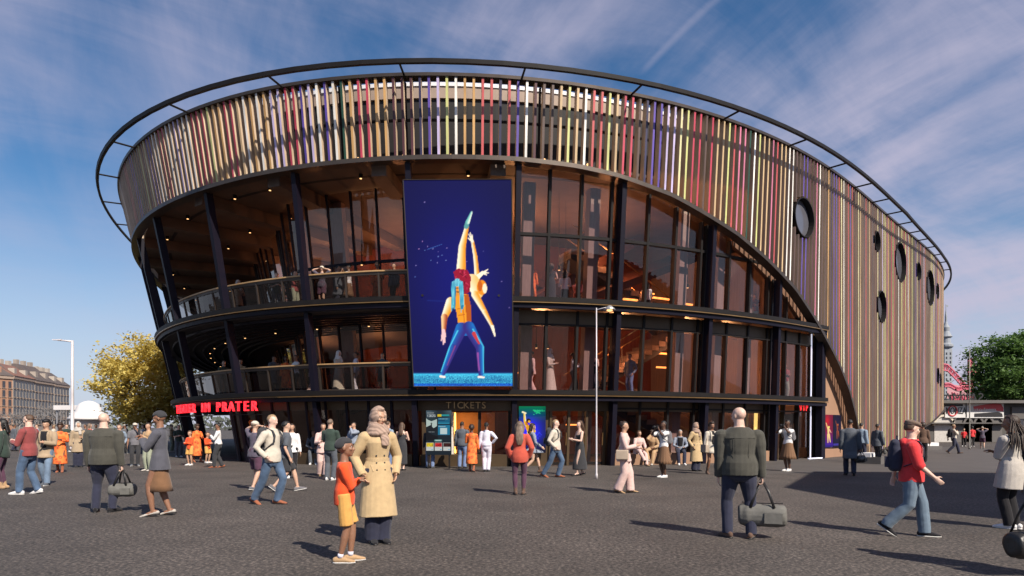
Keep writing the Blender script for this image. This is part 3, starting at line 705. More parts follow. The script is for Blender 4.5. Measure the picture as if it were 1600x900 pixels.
def board(name, label, t0, t1, z0, z1, off, fn, nx, ny, depth=.08, cat='poster', s=.8, legs=False, casem=None):
    b = thing(name, label, cat); P = [np.array(Sk(t0, z0, off)), np.array(Sk(t1, z0, off))]; n = np.array((*nrm((t0+t1)/2), 0)); up = np.array((0, 0, z1-z0))
    P = [P[0], P[1], P[1]+up, P[0]+up]
    MB().hexa([q-n*depth for q in P]+P).build('case', casem or M_dark, b)
    picture_mesh('print', [q+n*.004 for q in P], nx, ny, fn, b, print_mat('print_%.1f' % s, s))
    if legs:
        for k in (.08, .92):
            q = P[0]*(1-k)+P[1]*k-n*depth*.5; MB().box((q[0], q[1], z0/2), (.06, .06, z0)).build('leg', M_dark, b)
    return b
def info_picture(u, v):
    X, Y = u*230, (1-v)*430; p = Paint(X, Y, (22, 36, 44)); r = np.random.default_rng(4)
    p.c += (30*np.clip(1-Y/150, 0, 1)*(np.sin(X*.03+1)+1.2))[:, None]*np.array((.9, 1, 1.05))
    p.poly([(0, 200), (60, 235), (110, 250), (110, 285), (0, 290)], (8, 12, 16))
    for k, ch in enumerate(((1, 0), (3, 0), (0, 0), (5, 0))): pass
    p.rect(2, 76, 98, 200, (196, 214, 206)); p.poly([(2, 200), (2, 160), (40, 140), (70, 170), (98, 150), (98, 200)], (22, 30, 32)); p.poly([(2, 76), (98, 76), (98, 84), (50, 104), (20, 92)], (40, 60, 62)); p.cap((47, 120), (50, 152), 4, 5, (10, 14, 16)); p.cap((40, 128), (58, 124), 1.6, 1.6, (10, 14, 16))
    for i in range(9): p.rect(24+i*6, 206, 28+i*6, 209, (210, 216, 216))
    p.rect(105, 36, 140, 58, (240, 205, 30)); p.rect(140, 38, 212, 50, (40, 168, 172)); p.rect(150, 50, 216, 60, (20, 96, 110))
    p.rect(108, 72, 216, 132, (16, 104, 138)); p.rect(108, 142, 216, 236, (24, 128, 164)); p.rect(108, 92, 170, 101, (10, 70, 104)); p.rect(108, 118, 210, 127, (50, 160, 190))
    for i in range(8): p.rect(116+i*11, 78, 122+i*11, 84, (190, 232, 240)); p.rect(114+i*8, 150, 119+i*8, 155, (220, 244, 250))
    p.rect(128, 168, 192, 228, (206, 226, 226))
    p.cap((84, 290), (136, 290), 10, 10, (104, 158, 150)); 
    for i in range(6): p.rect(86+i*9, 286, 92+i*9, 294, (235, 245, 240))
    for x, c in ((2, (232, 196, 40)), (80, (196, 30, 30)), (156, (60, 24, 14))):
        p.rect(x, 312, x+66, 388, (222, 224, 218)); p.rect(x+2, 314, x+64, 352, c)
        for i in range(14): p.ell(x+6+r.random()*54, 318+r.random()*30, 5, 4, (np.array(c)*(.4+r.random()*1.1)).clip(0, 255))
        for i in range(5): p.rect(x+6+i*8, 360, x+11+i*8, 364, (120, 120, 120))
        p.rect(x+46, 374, x+60, 382, (60, 180, 220))
    seg = {'1': [((4, 0), (4, 12))], '3': [((0, 0), (7, 0)), ((7, 0), (7, 12)), ((2, 6), (7, 6)), ((0, 12), (7, 12))], '0': [((0, 0), (7, 0)), ((7, 0), (7, 12)), ((0, 0), (0, 12)), ((0, 12), (7, 12))], '5': [((0, 0), (7, 0)), ((0, 0), (0, 6)), ((0, 6), (7, 6)), ((7, 6), (7, 12)), ((0, 12), (7, 12))]}
    for ch, x in (('1', 8), ('3', 26), ('0', 50), ('5', 70)):
        for a, b in seg[ch]: p.cap((x+a[0]*1.9, 40+a[1]*1.6), (x+b[0]*1.9, 40+b[1]*1.6), 1.8, 1.8, (225, 232, 232))
    p.ell(44, 46, 2, 2, (225, 232, 232), .6); p.ell(44, 56, 2, 2, (225, 232, 232), .6)
    for i in range(7): p.rect(10+i*9, 22, 16+i*9, 26, (200, 206, 206))
    return p.c
board('info_board', 'upright digital board with show tiles and time 13:05 left of the ticket window', 257.21, 258.89, .50, 2.12, .95, info_picture, 92, 172, cat='information board', s=.55, legs=True)
def dancer(p, x, y, h, c0, c1):
    """small printed dancer with one arm up"""
    f = lambda a, b: (x+a*h, y+b*h)
    p.cap(f(0, -.30), f(0, -.02), .055*h, .04*h, c0, 1.5, c1); p.ell(x+.02*h, y-.40*h, .05*h, .06*h, c0); p.cap(f(-.03, -.30), f(-.13, -.62), .03*h, .018*h, c0, 1.5, c1); p.cap(f(.05, -.28), f(.14, -.12), .03*h, .018*h, c1)
    p.cap(f(-.02, -.02), f(-.03, .40), .045*h, .022*h, c0, 1.5, c1); p.cap(f(.03, -.02), f(.10, .38), .045*h, .022*h, c1, 1.5, c0)
def poster_a(u, v):
    X, Y = u*184, (1-v)*336; p = Paint(X, Y, (6, 20, 90)); r = np.random.default_rng(8)
    gk = np.clip(1-Y/120, 0, 1)[:, None]; p.c = p.c*(1-gk)+np.array((8, 96, 60.))*gk
    bl = np.exp(-((X-70)/70)**2-((Y-180)/90)**2)[:, None]; p.c += bl*np.array((30, 10, 170.)); p.c *= np.clip(1.25-np.clip((Y-220)/150, 0, 1)-np.clip((X-150)/70, 0, 1)*.3, .1, 1.3)[:, None]
    for i in range(40): p.ell(115+r.normal(0, 18), 205+r.normal(0, 20), 4, 3, (50, 60, 240), .9)
    for i in range(30): p.ell(125+r.normal(0, 20), 26+abs(r.normal(0, 16)), 5, 3, (40, 200, 130), .9)
    Yl, Wt = (246, 190, 20), (255, 240, 200)
    p.cap((42, 118), (38, 58), 9, 7, Yl, 1.5, Wt); p.cap((26, 42), (46, 50), 7, 6, (250, 235, 190)); p.cap((46, 120), (60, 150), 11, 13, Yl, 1.5, (190, 90, 10)); p.ell(66, 104, 16, 16, (20, 16, 14)); p.ell(70, 110, 9, 9, (240, 170, 60)); p.cap((84, 130), (104, 180), 10, 12, Yl); p.cap((60, 150), (86, 210), 16, 18, (230, 150, 16)); p.cap((98, 190), (96, 240), 11, 10, Yl); p.cap((96, 240), (112, 290), 9, 6, Yl)
    for i in range(16): a, b = 40+r.random()*60, 110+r.random()*120; p.cap((a, b), (a+4, b+7), 2, 1, [(150, 60, 8), (255, 236, 140)][i % 2])
    return p.c
board('show_poster', 'lit blue and green poster of a yellow dancer beside the entrance doors', 263.75, 265.75, .52, 2.32, -.36, poster_a, 84, 156, s=.75)
def poster_b(u, v):
    X, Y = u*56, (1-v)*190; p = Paint(X, Y, (120, 10, 50)); k = np.clip((Y-90)/90, 0, 1)[:, None]; p.c = p.c*(1-k)+np.array((50, 14, 150.))*k
    p.mix(np.exp(-((X-20)/16)**2-((Y-36)/34)**2)*.8, (226, 20, 30)); p.mix(np.exp(-((X-28)/14)**2-((Y-120)/40)**2)*.45, (230, 60, 160)); dancer(p, 28, 118, 112, (250, 236, 120), (250, 190, 150)); p.rect(0, 178, 56, 190, (40, 16, 120)); return p.c
def poster_c(u, v):
    X, Y = u*56, (1-v)*190; p = Paint(X, Y, (14, 12, 40)); p.mix(np.exp(-((X-30)/20)**2-((Y-90)/80)**2)*.4, (30, 26, 90)); dancer(p, 30, 100, 104, (190, 96, 50), (90, 30, 24)); p.rect(0, 170, 56, 182, (60, 50, 150)); return p.c
board('show_poster', 'narrow red and purple dancer poster on the tan wall by the side entrance', 297.05, 299.35, .52, 2.14, -.46, poster_b, 36, 110, s=.8)
board('show_poster', 'narrow black poster with a lone dancer, on tan wall next to the red one', 299.45, 301.9, .52, 2.14, -.46, poster_c, 36, 110, s=.8)
board('show_poster', 'small blue poster low under the sloping louver edge', 314.2, 317.4, .6, 1.9, -.46, poster_c, 24, 60, s=.8)
board('show_poster', 'red and blue dancer poster in the recess behind the boy with the cap', 324, 329, .8, 2.3, -2.4, poster_b, 24, 80, s=.9)

# ------------------------------------------------------------------ lamps
M_grey = mat('galvanised_steel', (.42, .41, .42), .4, .5, .08, 3)
M_pale = mat('pale_post', (.62, .58, .60), .45, .2, .06, 2)
def lamp_post(label, x, y, h, arm, r=.05, m=M_grey, rz=0, style=0):
    t = thing('street_lamp', label, 'street lamp', (x, y, 0), rz)
    MB().lathe([(r*2.0, 0), (r*2.0, .12), (r*1.25, .16), (r, h*.5), (r*.8, h)], 12).build('pole', m, t, True)
    if arm:
        s = 1 if arm > 0 else -1
        MB().tube([(0, 0, h-.06), (arm*.5, 0, h+.0), (arm*.75, 0, h+.02)], [r*.7, r*.5, r*.45], 8).build('arm', m, t, True)
        if style == 0:
            MB().lathe([(.02, h+.07), (.05, h+.06), (.09, h+.03), (.17, h-.05), (.16, h-.07), (.04, h-.05)], 16, (arm*.92, 0)).build('lamp_shade', M_grey, t, True)
            MB().ell((arm*.92, 0, h-.07), (.09, .09, .04), 10, 6).build('bulb', E_spot, t)
        else:
            MB().hexa([(arm*.55, -.10, h), (arm*1.0, -.10, h+.02), (arm*1.0, .10, h+.02), (arm*.55, .10, h), (arm*.55, -.08, h+.09), (arm*1.0, -.06, h+.07), (arm*1.0, .06, h+.07), (arm*.55, .08, h+.09)]).build('lamp_head', m, t)
    return t
x, y = ground(932, 748); lamp_post('slim grey lamp post with a small shade before the glass front', x, y, EYE+(HOR-481)*y/FPX, .42, .021, M_pale)
lamp_post('tall pale street lamp with flat head left of the yellow tree', *space(113, 0, 44)[:2], EYE+(HOR-532)*.044, -1.35, .10, M_pale, 0, 1)
lamp_post('thin plain post on the right in front of the long low hall', *ground(1515, 702), 6.9, 0, .035, mat('dull_post', (.22, .21, .19), .5, .3))

# ------------------------------------------------------------------ trees
def leaf_mat(name, a, b, tl=.25):
    if name in MATS: return MATS[name]
    m, t, p = new_mat(name); L = t.links.new
    c = t.nodes.new('ShaderNodeTexCoord'); n = t.nodes.new('ShaderNodeTexNoise'); n.inputs['Scale'].default_value = .9; n.inputs['Detail'].default_value = 6; n.inputs['Roughness'].default_value = .7; L(c.outputs['Object'], n.inputs['Vector'])
    r = t.nodes.new('ShaderNodeValToRGB'); r.color_ramp.elements[0].color = (*a, 1); r.color_ramp.elements[1].color = (*b, 1); r.color_ramp.elements[0].position = .36; r.color_ramp.elements[1].position = .64; L(n.outputs[0], r.inputs[0]); L(r.outputs[0], p.inputs['Base Color']); p.inputs['Roughness'].default_value = .6
    tr = t.nodes.new('ShaderNodeBsdfTranslucent'); L(r.outputs[0], tr.inputs[0]); mx = t.nodes.new('ShaderNodeMixShader'); mx.inputs[0].default_value = tl; out = t.nodes['Material Output']
    L(p.outputs[0], mx.inputs[1]); L(tr.outputs[0], mx.inputs[2]); L(mx.outputs[0], out.inputs[0]); return m
M_bark = mat('bark', (.09, .065, .05), .9, 0, .3, 5, .5, 25, stretch=(1, 1, .3))
M_greybark = mat('grey_bark', (.20, .19, .19), .9, 0, .2, 5)
def branches(mb, rng, p, d, L, r, depth, tips, spread=.6, n=6):
    q = p+d*L; mid = (p+q)/2+rng.normal(0, L*.05, 3); mb.tube([p, mid, q], [r, r*.85, r*.68], n if depth > 1 else 4)
    if depth == 0: tips.append(q); return
    tips.append(q)
    for i in range(3 if depth > 1 else 2+int(rng.random() < .5)):
        e = d+rng.normal(0, spread, 3); e[2] += .15; e /= np.linalg.norm(e); branches(mb, rng, q if i else mid*.3+q*.7, e, L*(.62+rng.random()*.25), r*.62, depth-1, tips, spread, n)
def tree(label, x, y, trunk_h, crown_c, crown_r, m, nclump, nleaf, leaf, seed, bark=M_bark, name='leafy_tree', flat=.5):
    rng = np.random.default_rng(seed); t = thing(name, label, 'tree', (x, y, 0)); mb = MB(); tips = []
    mb.tube([(0, 0, -.1), (0.03, 0, trunk_h*.5), (0, .04, trunk_h)], [trunk_h*.085, trunk_h*.06, trunk_h*.052], 10)
    for i in range(7):
        a = i*2*math.pi/7+rng.random(); d = np.array((math.cos(a)*.8, math.sin(a)*.8, .75+rng.random()*.8)); d /= np.linalg.norm(d); branches(mb, rng, np.array((0, 0, trunk_h*(.72+.04*i))), d, crown_r[2]*.42, trunk_h*.032, 3, tips, .42)
    mb.build('trunk', bark, t, True)
    if m is None: return t
    cc, cr = np.array(crown_c), np.array(crown_r); ct = []
    while len(ct) < nclump:
        d = rng.normal(0, 1, 3); d /= np.linalg.norm(d); rr = (.35+.65*rng.random()**.45); lump = 1+.16*math.sin(3.1*d[0]+seed)+.14*math.sin(4.3*d[2]+2*d[1]+seed*2)
        q = cc+cr*d*rr*lump
        if q[2] > trunk_h*.75: ct.append(q)
    vs = []; fs = []
    for q in ct:
        s = cr.mean()*(.10+.09*rng.random()); k = nleaf
        P = q+rng.normal(0, 1, (k, 3))*np.array((s, s, s*flat)); nn = rng.normal(0, .55, (k, 3))+np.array((0, 0, 1.0)); nn /= np.linalg.norm(nn, axis=1)[:, None]
        a = rng.normal(0, 1, (k, 3)); u = np.cross(nn, a); u /= np.linalg.norm(u, axis=1)[:, None]; w = np.cross(nn, u); ls = leaf*(.6+.8*rng.random((k, 1)))
        o = len(vs); vs += np.stack([P-u*ls*.5, P+w*ls*.28, P+u*ls*.5, P-w*ls*.28], 1).reshape(-1, 3).tolist(); fs += [(o+4*i, o+4*i+1, o+4*i+2, o+4*i+3) for i in range(k)]
    me = bpy.data.meshes.new('crown'); me.from_pydata(vs, [], fs); me.materials.append(m); link('crown', me, t); return t
M_yel = leaf_mat('yellow_leaves', (.52, .40, .08), (.78, .65, .22), .45)
M_grn = leaf_mat('green_leaves', (.05, .11, .025), (.15, .25, .06), .42)
x, y, _ = space(232, 0, 57); tree('bushy golden yellow tree beside the left end of the theatre', x, y, 2.5, (0, 0, 5.5), (4.0, 3.6, 3.4), M_yel, 240, 105, .30, 21)
x, y, _ = space(1592, 0, 84); tree('large dark green tree behind the long low hall', x, y, 4.2, (0, 0, 8.4), (5.3, 5.0, 5.2), M_grn, 300, 110, .40, 5, flat=.42)
for i, (px, d, h) in enumerate([(30, 150, 7), (52, 140, 8.0), (74, 130, 8.6), (92, 125, 8.2), (12, 160, 8)]):
    x, y, _ = space(px, 0, d); tree(['bare grey tree nearest the left edge, before the orange house', 'bare grey tree before the pale house with tall red roof', 'bare wide grey tree in front of the row of old houses', 'bare grey tree at the right end of the old house row', 'thin bare grey tree half hidden at the far left edge'][i], x, y, h*.3, (0, 0, h*.65), (3, 3, h*.45), None, 0, 0, 0, 40+i, M_greybark, 'bare_tree')

# ------------------------------------------------------------------ old town houses at the left
def house(label, xa, ya, xb, yb, h, rh, mw, mr, nwin, rows, seed, gable=False):
    t = thing('town_house', label, 'house'); A, B = np.array((xa, ya)), np.array((xb, yb)); d = B-A; L = np.linalg.norm(d); d /= L; n = np.array((d[1], -d[0]))
    if np.dot(n, A) > 0: n = -n
    back = -n*14; rng = random.Random(seed)
    def box(p0, p1, q0, z0, z1, mb): return mb.hexa([(*p, z) for z in (z0, z1) for p in (p0, p1, p1+q0, p0+q0)])
    box(A, B, back, 0, h, MB()).build('wall', mw, t)
    rf = MB(); e = n*.5; a, b = A+e, B+e; c, f = B+back-e, A+back-e; m1, m0 = B+back*.4-d*L*.03, A+back*.4+d*L*.03; i1, i0 = B+back*.6-d*L*.03, A+back*.6+d*L*.03
    rf.hexa([(*a, h), (*b, h), (*c, h), (*f, h), (*m0, h+rh), (*m1, h+rh), (*i1, h+rh), (*i0, h+rh)]); rfo = rf.build('roof', mr, t)
    for k in range(3):
        s = (k+.5)/3; p = A+d*L*s+back*.45; MB().box((*p, h+rh+.3), (1.2, 1.2, 2.4)).build('chimney', mw, rfo)
    for k in range(max(2, nwin//3)):
        s = (k+.5)/max(2, nwin//3); p = A+d*L*s+back*.12; MB().box((*p, h+rh*.38), (1.7, 1.7, 2.0), math.atan2(d[1], d[0])).build('dormer', mw, rfo)
    box(A+n*.35, B+n*.35, -n*.34, h-.9, h-.1, MB()).build('cornice', M_beige, t); box(A+n*.2, B+n*.2, -n*.19, 4.3, 4.7, MB()).build('cornice', M_beige, t)
    ww = L/nwin; wm = MB(); hw, hh = min(.62, ww*.24), 1.0
    me = wm.box((0, 0, 0), (hw*2, .10, hh*2)).mesh('window', M_wdark); fb = MB(); fb.box((0, -.07, -hh-.12), (hw*2+.5, .3, .18)); fm = fb.mesh('window_sill', M_beige)
    ang = math.atan2(d[1], d[0])
    for r in range(rows):
        for k in range(nwin):
            p = A+d*(ww*(k+.5))+n*.03; z = 2.4+(h-3.6)*(r+.35)/rows+.3
            w = link('window', me, t); w.location = (p[0], p[1], z); w.rotation_euler = (0, 0, ang); f_ = link('sill', fm, w)
    return t
M_wdark = mat('dark_window', (.05, .05, .06), .15, 0, .2, 1)
H1 = mat('orange_stucco', (.36, .20, .13), .8, 0, .1, .4); H2 = mat('pale_stucco', (.40, .35, .30), .8, 0, .1, .4); H3 = mat('grey_stucco', (.33, .28, .24), .8, 0, .1, .4)
RF1 = mat('red_roof', (.20, .10, .075), .8, 0, .15, .5); RF2 = mat('dark_roof', (.10, .08, .075), .8, 0, .15, .5)
def hp(px, d): return ((px-800)*d/FPX, d)
hs_ = [(-60, 182, 20, 196, 17.2, 4.6, H1, RF2, 8, 5, 'orange old town house with dark roof at the left picture edge'), (20.3, 196, 54, 212, 17.4, 4.2, H2, RF1, 7, 5, 'pale old town house with long red roof'), (54.3, 212, 84, 226, 17.2, 5.4, H3, RF2, 6, 5, 'grey old town house with high dark mansard roof'), (84.3, 226, 108, 238, 17.0, 4.6, H2, RF2, 5, 5, 'last old town house of the row with corner turret roof')]
for i, (p0, d0, p1, d1, h, rh, mw, mr, nw, rows, lb) in enumerate(hs_): house(lb, *hp(p0, d0), *hp(p1, d1), h, rh, mw, mr, nw, rows, i)

# white domed kiosk
x, y, _ = space(139, 0, 68); k = thing('domed_kiosk', 'round white kiosk with a bulging domed roof by the yellow tree', 'kiosk', (x, y, 0)); kw = mat('kiosk_white', (.66, .63, .63), .6, 0, .05, .5)
MB().lathe([(1.45, 0), (1.45, 2.3), (1.55, 2.35)], 24).build('drum', kw, k, True); MB().lathe([(1.9, 2.3), (1.95, 2.5), (1.6, 2.8), (1.25, 3.2), (1.15, 3.6), (.9, 4.0), (.5, 4.25), (.05, 4.35)], 24).build('roof', kw, k, True)
MB().box((-1.36, -.55, 1.0), (.2, .7, 1.9), .4).build('door', M_wdark, k)
x, y, _ = space(122, 0, 72); k = thing('market_awning', 'flat pale awning stall behind the white domed kiosk', 'stall', (x, y, 0)); MB().box((0, 0, 3.7), (3.4, 3, .5)).build('roof', kw, k)
for sx in (-1.5, 1.5): MB().box((sx, -1.2, 1.7), (.12, .12, 3.4)).build('post', M_grey, k)
MB().box((0, .9, 1.3), (3.0, .1, 2.6)).build('back_panel', M_wdark, k)

# ------------------------------------------------------------------ low amusement hall at the right
M_hall = mat('hall_grey', (.085, .078, .072), .8, 0, .12, .6); M_hall2 = mat('hall_pale', (.115, .105, .10), .7, 0, .1, .5)
hl = thing('amusement_hall', 'long low grey hall with arched bays and white sign boards', 'hall')
D = 66.0; xl = (1445-800)*D/1000
def fx(px): return (px-800)*D/1000
def fz(py): return EYE+(HOR-py)*D/1000
MB().box(((fx(1440)+fx(1770))/2, D+5, 2.0), (fx(1770)-fx(1440), 9, 4.0)).build('wall', M_hall, hl)
MB().box(((fx(1440)+fx(1770))/2, D+4.6, 4.15), (fx(1770)-fx(1440)+.4, 10.4, .3)).build('roof', M_hall2, hl)
MB().box(((fx(1440)+fx(1575))/2, D+.2, (fz(636)+fz(668))/2-.6), (fx(1575)-fx(1440), .8, .12)).build('canopy', M_hall2, hl)
for i, px in enumerate((1479, 1507.5, 1525, 1541, 1557)):
    x0 = fx(px); pts = [(x0-.95, 0), (x0+.95, 0)]+[(x0+.95*math.cos(a), 1.7+.95*math.sin(a)) for a in [math.pi*k/10 for k in range(11)]]
    ar = MB(); n_ = len(pts); o0, o1 = D+.46, D+.50; ar.add([(p, o0, q) for p, q in pts]+[(p, o1+.2, q) for p, q in pts], [tuple(range(n_-1, -1, -1))]+[(k2, (k2+1) % n_, n_+(k2+1) % n_, n_+k2) for k2 in range(n_)]); bay = ar.build('arched_bay', mat('pale_bay', (.5, .47, .44), .8) if i == 0 else M_hall2, hl)  # first bay is filled with a paler colour than the others
    fr = [[(x0+(r_)*math.cos(a), D+y_, 1.7+r_*math.sin(a)) for r_, y_ in ((.95, .30), (1.15, .30), (1.15, .5), (.95, .5))] for a in [math.pi*k/12 for k in range(13)]]; MB().sweep(fr).build('arch_trim', M_hall2 if i else mat('cream_arch', (.62, .55, .45), .7), bay)
MB().box((fx(1592), D+.45, 1.3), (1.6, .12, 2.6)).build('door', M_wdark, hl); MB().box((fx(1620), D+.42, 3.0), (4.6, .2, 1.2)).build('fascia_panel', M_hall2, hl)
M_sign = mat('sign_white', (.66, .64, .62), .5, 0, .06, .6); M_blk = mat('black_letters', (.015, .013, .014), .5); M_sred = mat('sign_red', (.52, .045, .05), .5)
def flat_text(s, size, x, y, z, m, parent, sx=1.0, name='letters', flip=False):
    me = text_mesh(s, size, .02); me.materials.append(m); o = link(name, me, parent); o.location = (x, y, z); o.rotation_euler = (math.pi/2, 0, 0); o.scale = (-sx if flip else sx, 1, 1); return o
sg = thing('hall_sign', 'white board lettered MONZA on the low hall', 'sign'); x0, x1 = fx(1479), fx(1513); MB().box(((x0+x1)/2, D+.3, fz(641)), (x1-x0, .16, fz(629)-fz(652))).build('board', M_sign, sg)
tx_ = flat_text('MONZA', .95, (x0+x1)/2, D+.19, fz(642), M_blk, sg, 1); tx_.scale[0] = .92*(x1-x0)/max(.1, max(v.co.x for v in tx_.data.vertices)-min(v.co.x for v in tx_.data.vertices)); MB().sweep([[((x0+x1)/2-.38+r_*math.cos(a)*.9, D+o_, fz(642)+r_*math.sin(a)) for r_, o_ in ((.46, .14), (.56, .14), (.56, .2), (.46, .2))] for a in [2*math.pi*k/20 for k in range(20)]], closed=True).build('roundel', M_sred, sg)
MB().box(((x0+x1)/2-.3, D+.2, fz(633)), (2.0, .03, .22)).build('stripe', M_blk, sg)
sg = thing('hall_sign', 'white board with a red and black car stripe, right of the MONZA board', 'sign'); x0, x1 = fx(1511), fx(1571); MB().box(((x0+x1)/2, D+.3, fz(641)), (x1-x0, .16, fz(629)-fz(653))).build('board', M_sign, sg)
w_ = (x1-x0)/60
def sgp(a): return [(x0+p*w_, fz(629+q)) for p, q in a]
def plate_xz(pts, y0, y1, m, name, par):
    n_ = len(pts); MB().add([(a, y0, b) for a, b in pts]+[(a, y1, b) for a, b in pts], [tuple(range(n_)), tuple(range(2*n_-1, n_-1, -1))]+[(k2, k2+n_, (k2+1) % n_+n_, (k2+1) % n_) for k2 in range(n_)]).build(name, m, par)
plate_xz(sgp([(12, 6), (30, 3), (46, 1), (55, 2), (59, 8), (59, 14), (50, 13), (40, 10), (14, 13)]), D+.18, D+.21, M_sred, 'car_stripe', sg); plate_xz(sgp([(14, 17), (44, 15), (50, 14), (57, 17), (58, 22), (14, 22)]), D+.17, D+.21, M_blk, 'car_stripe', sg)
flat_text('Autodrom', .5, x0+w_*26, D+.15, fz(640), M_sign, sg, 1.3)
sg = thing('roof_sign', 'dark open roof lettering seen reversed on the low hall', 'sign', (0, 0, 0))
flat_text('SALMAX', 1.5, fx(1530), D+3, fz(622)+.1, M_blk, sg, .95, flip=True)
for a, b in ((1481, 1500), (1500, 1481), (1488, 1500), (1481, 1490)):
    MB().tube([(fx(a), D+3, fz(630)), (fx(b), D+3, fz(615))], [.10, .10], 4).build('brace', M_blk, sg)
for z in (615, 629): MB().tube([(fx(1479), D+3.1, fz(z)), (fx(1556), D+3.1, fz(z))], [.07, .07], 4).build('rail', M_blk, sg)
for px in (1480, 1500, 1518, 1540, 1556): MB().tube([(fx(px), D+3.12, 4.2), (fx(px), D+3.12, fz(614))], [.06, .06], 4).build('post', M_blk, sg)

# ride tower and coaster
M_tow = mat('tower_grey', (.28, .30, .33), .7, 0, .15, .2); x, y, _ = space(1478, 0, 330)
tw = thing('ride_tower', 'slender grey lattice tower with a bulging lantern and spire', 'tower', (x, y, 0)); S_ = .33
MB().box((0, 0, 21), (3.9, 3.9, 42)).build('shaft', M_tow, tw)
for k in range(18):
    z = 2+k*2.2
    for s in (-1, 1): MB().box((s*1.0, -1.98, z), (.7, .1, 1.2)).build('window', M_wdark, tw)
MB().lathe([(2.1, 42), (3.3, 43), (3.3, 44), (2.2, 45), (2.0, 47.5), (2.9, 48.2), (2.2, 49.5), (1.6, 51), (1.8, 53), (1.0, 54.5), (.55, 56), (.5, 59), (.15, 62), (.12, 65)], 14).build('lantern', M_tow, tw)
MB().box((.5, 0, 64.2), (1.2, .1, .9)).build('vane', M_tow, tw)
M_pink = mat('coaster_red', (.60, .14, .19), .6, 0, .1, .3); Dc = 210.0
def cp(px, py, dd=0): return np.array(space(px, py, Dc+dd))
cs = thing('roller_coaster', 'red roller coaster arc with tall truss pylon behind the hall', 'roller coaster')
def truss(pts, w, name):
    mb = MB(); A = [p+np.array((0, 0, w)) for p in pts]; B = [p-np.array((0, 0, w)) for p in pts]
    for q in (A, B): mb.tube(q, [.28]*len(q), 5)
    for i in range(len(pts)-1): mb.tube([A[i], B[i+1]], [.16, .16], 4); mb.tube([B[i], A[i]], [.16, .16], 4)
    mb.build(name, M_pink, cs)
arc = [cp(1440+ (1512-1440)*k/16, 590-17*math.sin(math.pi*min(1, (.25+.75*k/16)*.95)) + (22*max(0, k-9)/7)**1.0) for k in range(17)]
truss(arc, 1.0, 'track'); truss([cp(1516+k*1.9, 566+(k**1.35)*1.6) for k in range(13)], 1.1, 'track'); truss([cp(1476+k*3, 602-2*math.sin(k*.7)+k*.5) for k in range(14)], .5, 'track')
for px in (1514, 1519): MB().tube([cp(px, 690), cp(px, 560)], [.5, .45], 6).build('pylon', M_pink, cs)
mb = MB()
for k in range(13): mb.tube([cp(1514 if k % 2 else 1519, 560+k*10), cp(1519 if k % 2 else 1514, 570+k*10)], [.22, .22], 4)
mb.build('pylon_brace', M_pink, cs)
for i in range(16):
    rr = random.Random(i); a = cp(1478+rr.random()*40, 612+rr.random()*8); b = cp(1478+rr.random()*40, 640); MB().tube([a, b], [.3, .3], 4).build('strut', M_pink, cs)
MB().prism([tuple(cp(1480, 0)[:2]), tuple(cp(1512, 0)[:2]), tuple(cp(1512, 0, 3)[:2]), tuple(cp(1480, 0, 3)[:2])], 11.0, 15.5).build('station_roof', mat('coaster_pale', (.5, .26, .28), .6), cs)
# hall just outside the frame on the right whose shadow lies on the plaza
pv = thing('corner_pavilion', 'tall pavilion beyond the right picture edge throwing its shadow on the plaza', 'pavilion')
fp = [(13.5, 7.2), (16.9, 12.9), (34, 10.9), (34, -16), (26, -16), (13.8, 3.2)]
MB().prism(fp, 0, 9.4).build('wall', M_wallb, pv); MB().prism([(x*1.0+(x-22)*.02, y*1.0+(y-2)*.02) for x, y in fp], 9.4, 9.8).build('roof', M_trim, pv)
for a, b in zip(fp, fp[1:]+fp[:1]):
    A, B = np.array(a), np.array(b); L = np.linalg.norm(B-A); k = int(L//2.6)
    for i in range(k):
        p = A+(B-A)*(i+.5)/k; 
        for z in (1.8, 5.0, 7.6): MB().box((*p, z), (1.4, .16, 1.7), math.atan2(*(B-A)[::-1])).build('window', M_port, pv)
# concrete steps by the arch foot
x, y = ground(1370, 724); st = thing('concrete_bench', 'pale stepped concrete seat at the foot of the louvers', 'bench', (x, y, 0), R(45)); MB().box((0, .3, .35), (1.3, .5, .16)).build('slab', M_white, st); MB().box((-.1, .1, .14), (1.3, .9, .28)).build('base', M_hall2, st); MB().box((0, .3, .275), (1.0, .4, .02)).build('joint', M_dark, st)
x, y = ground(1455, 702); st = thing('concrete_bench', 'pale concrete block under the raised far end of the louvers', 'bench', (x, y, 0)); MB().box((0, 0, .12), (1.0, .8, .24)).build('base', M_hall2, st); MB().box((-.1, 0, .36), (.8, .7, .24)).build('slab', M_white, st)
# ------------------------------------------------------------------ people
SK = {'a': (.58, .36, .26), 'b': (.46, .27, .18), 'c': (.26, .13, .08), 'd': (.11, .055, .035), 'p': (.66, .44, .35)}
SKIN = {k: mat('skin_'+k, v, .5, 0, .06, 25, .05, 200, sss=.12) for k, v in SK.items()}
HAIRC = {'black': (.012, .010, .010), 'dbrown': (.035, .02, .014), 'brown': (.09, .05, .03), 'ash': (.16, .11, .08), 'blond': (.30, .20, .11), 'grey': (.32, .31, .30)}
HAIRM = {k: mat('hair_'+k, v, .55, 0, .35, 40, .6, 90, stretch=(1, 1, .25)) for k, v in HAIRC.items()}
M_eye = mat('eye_white', (.75, .72, .70), .2, 0, .02); M_iris = mat('eye_iris', (.02, .012, .01), .15, 0, .02); M_lip = {k: mat('lip_'+k, tuple(x*y for x, y in zip(v, (.85, .50, .52))), .4, 0, .05) for k, v in SK.items()}
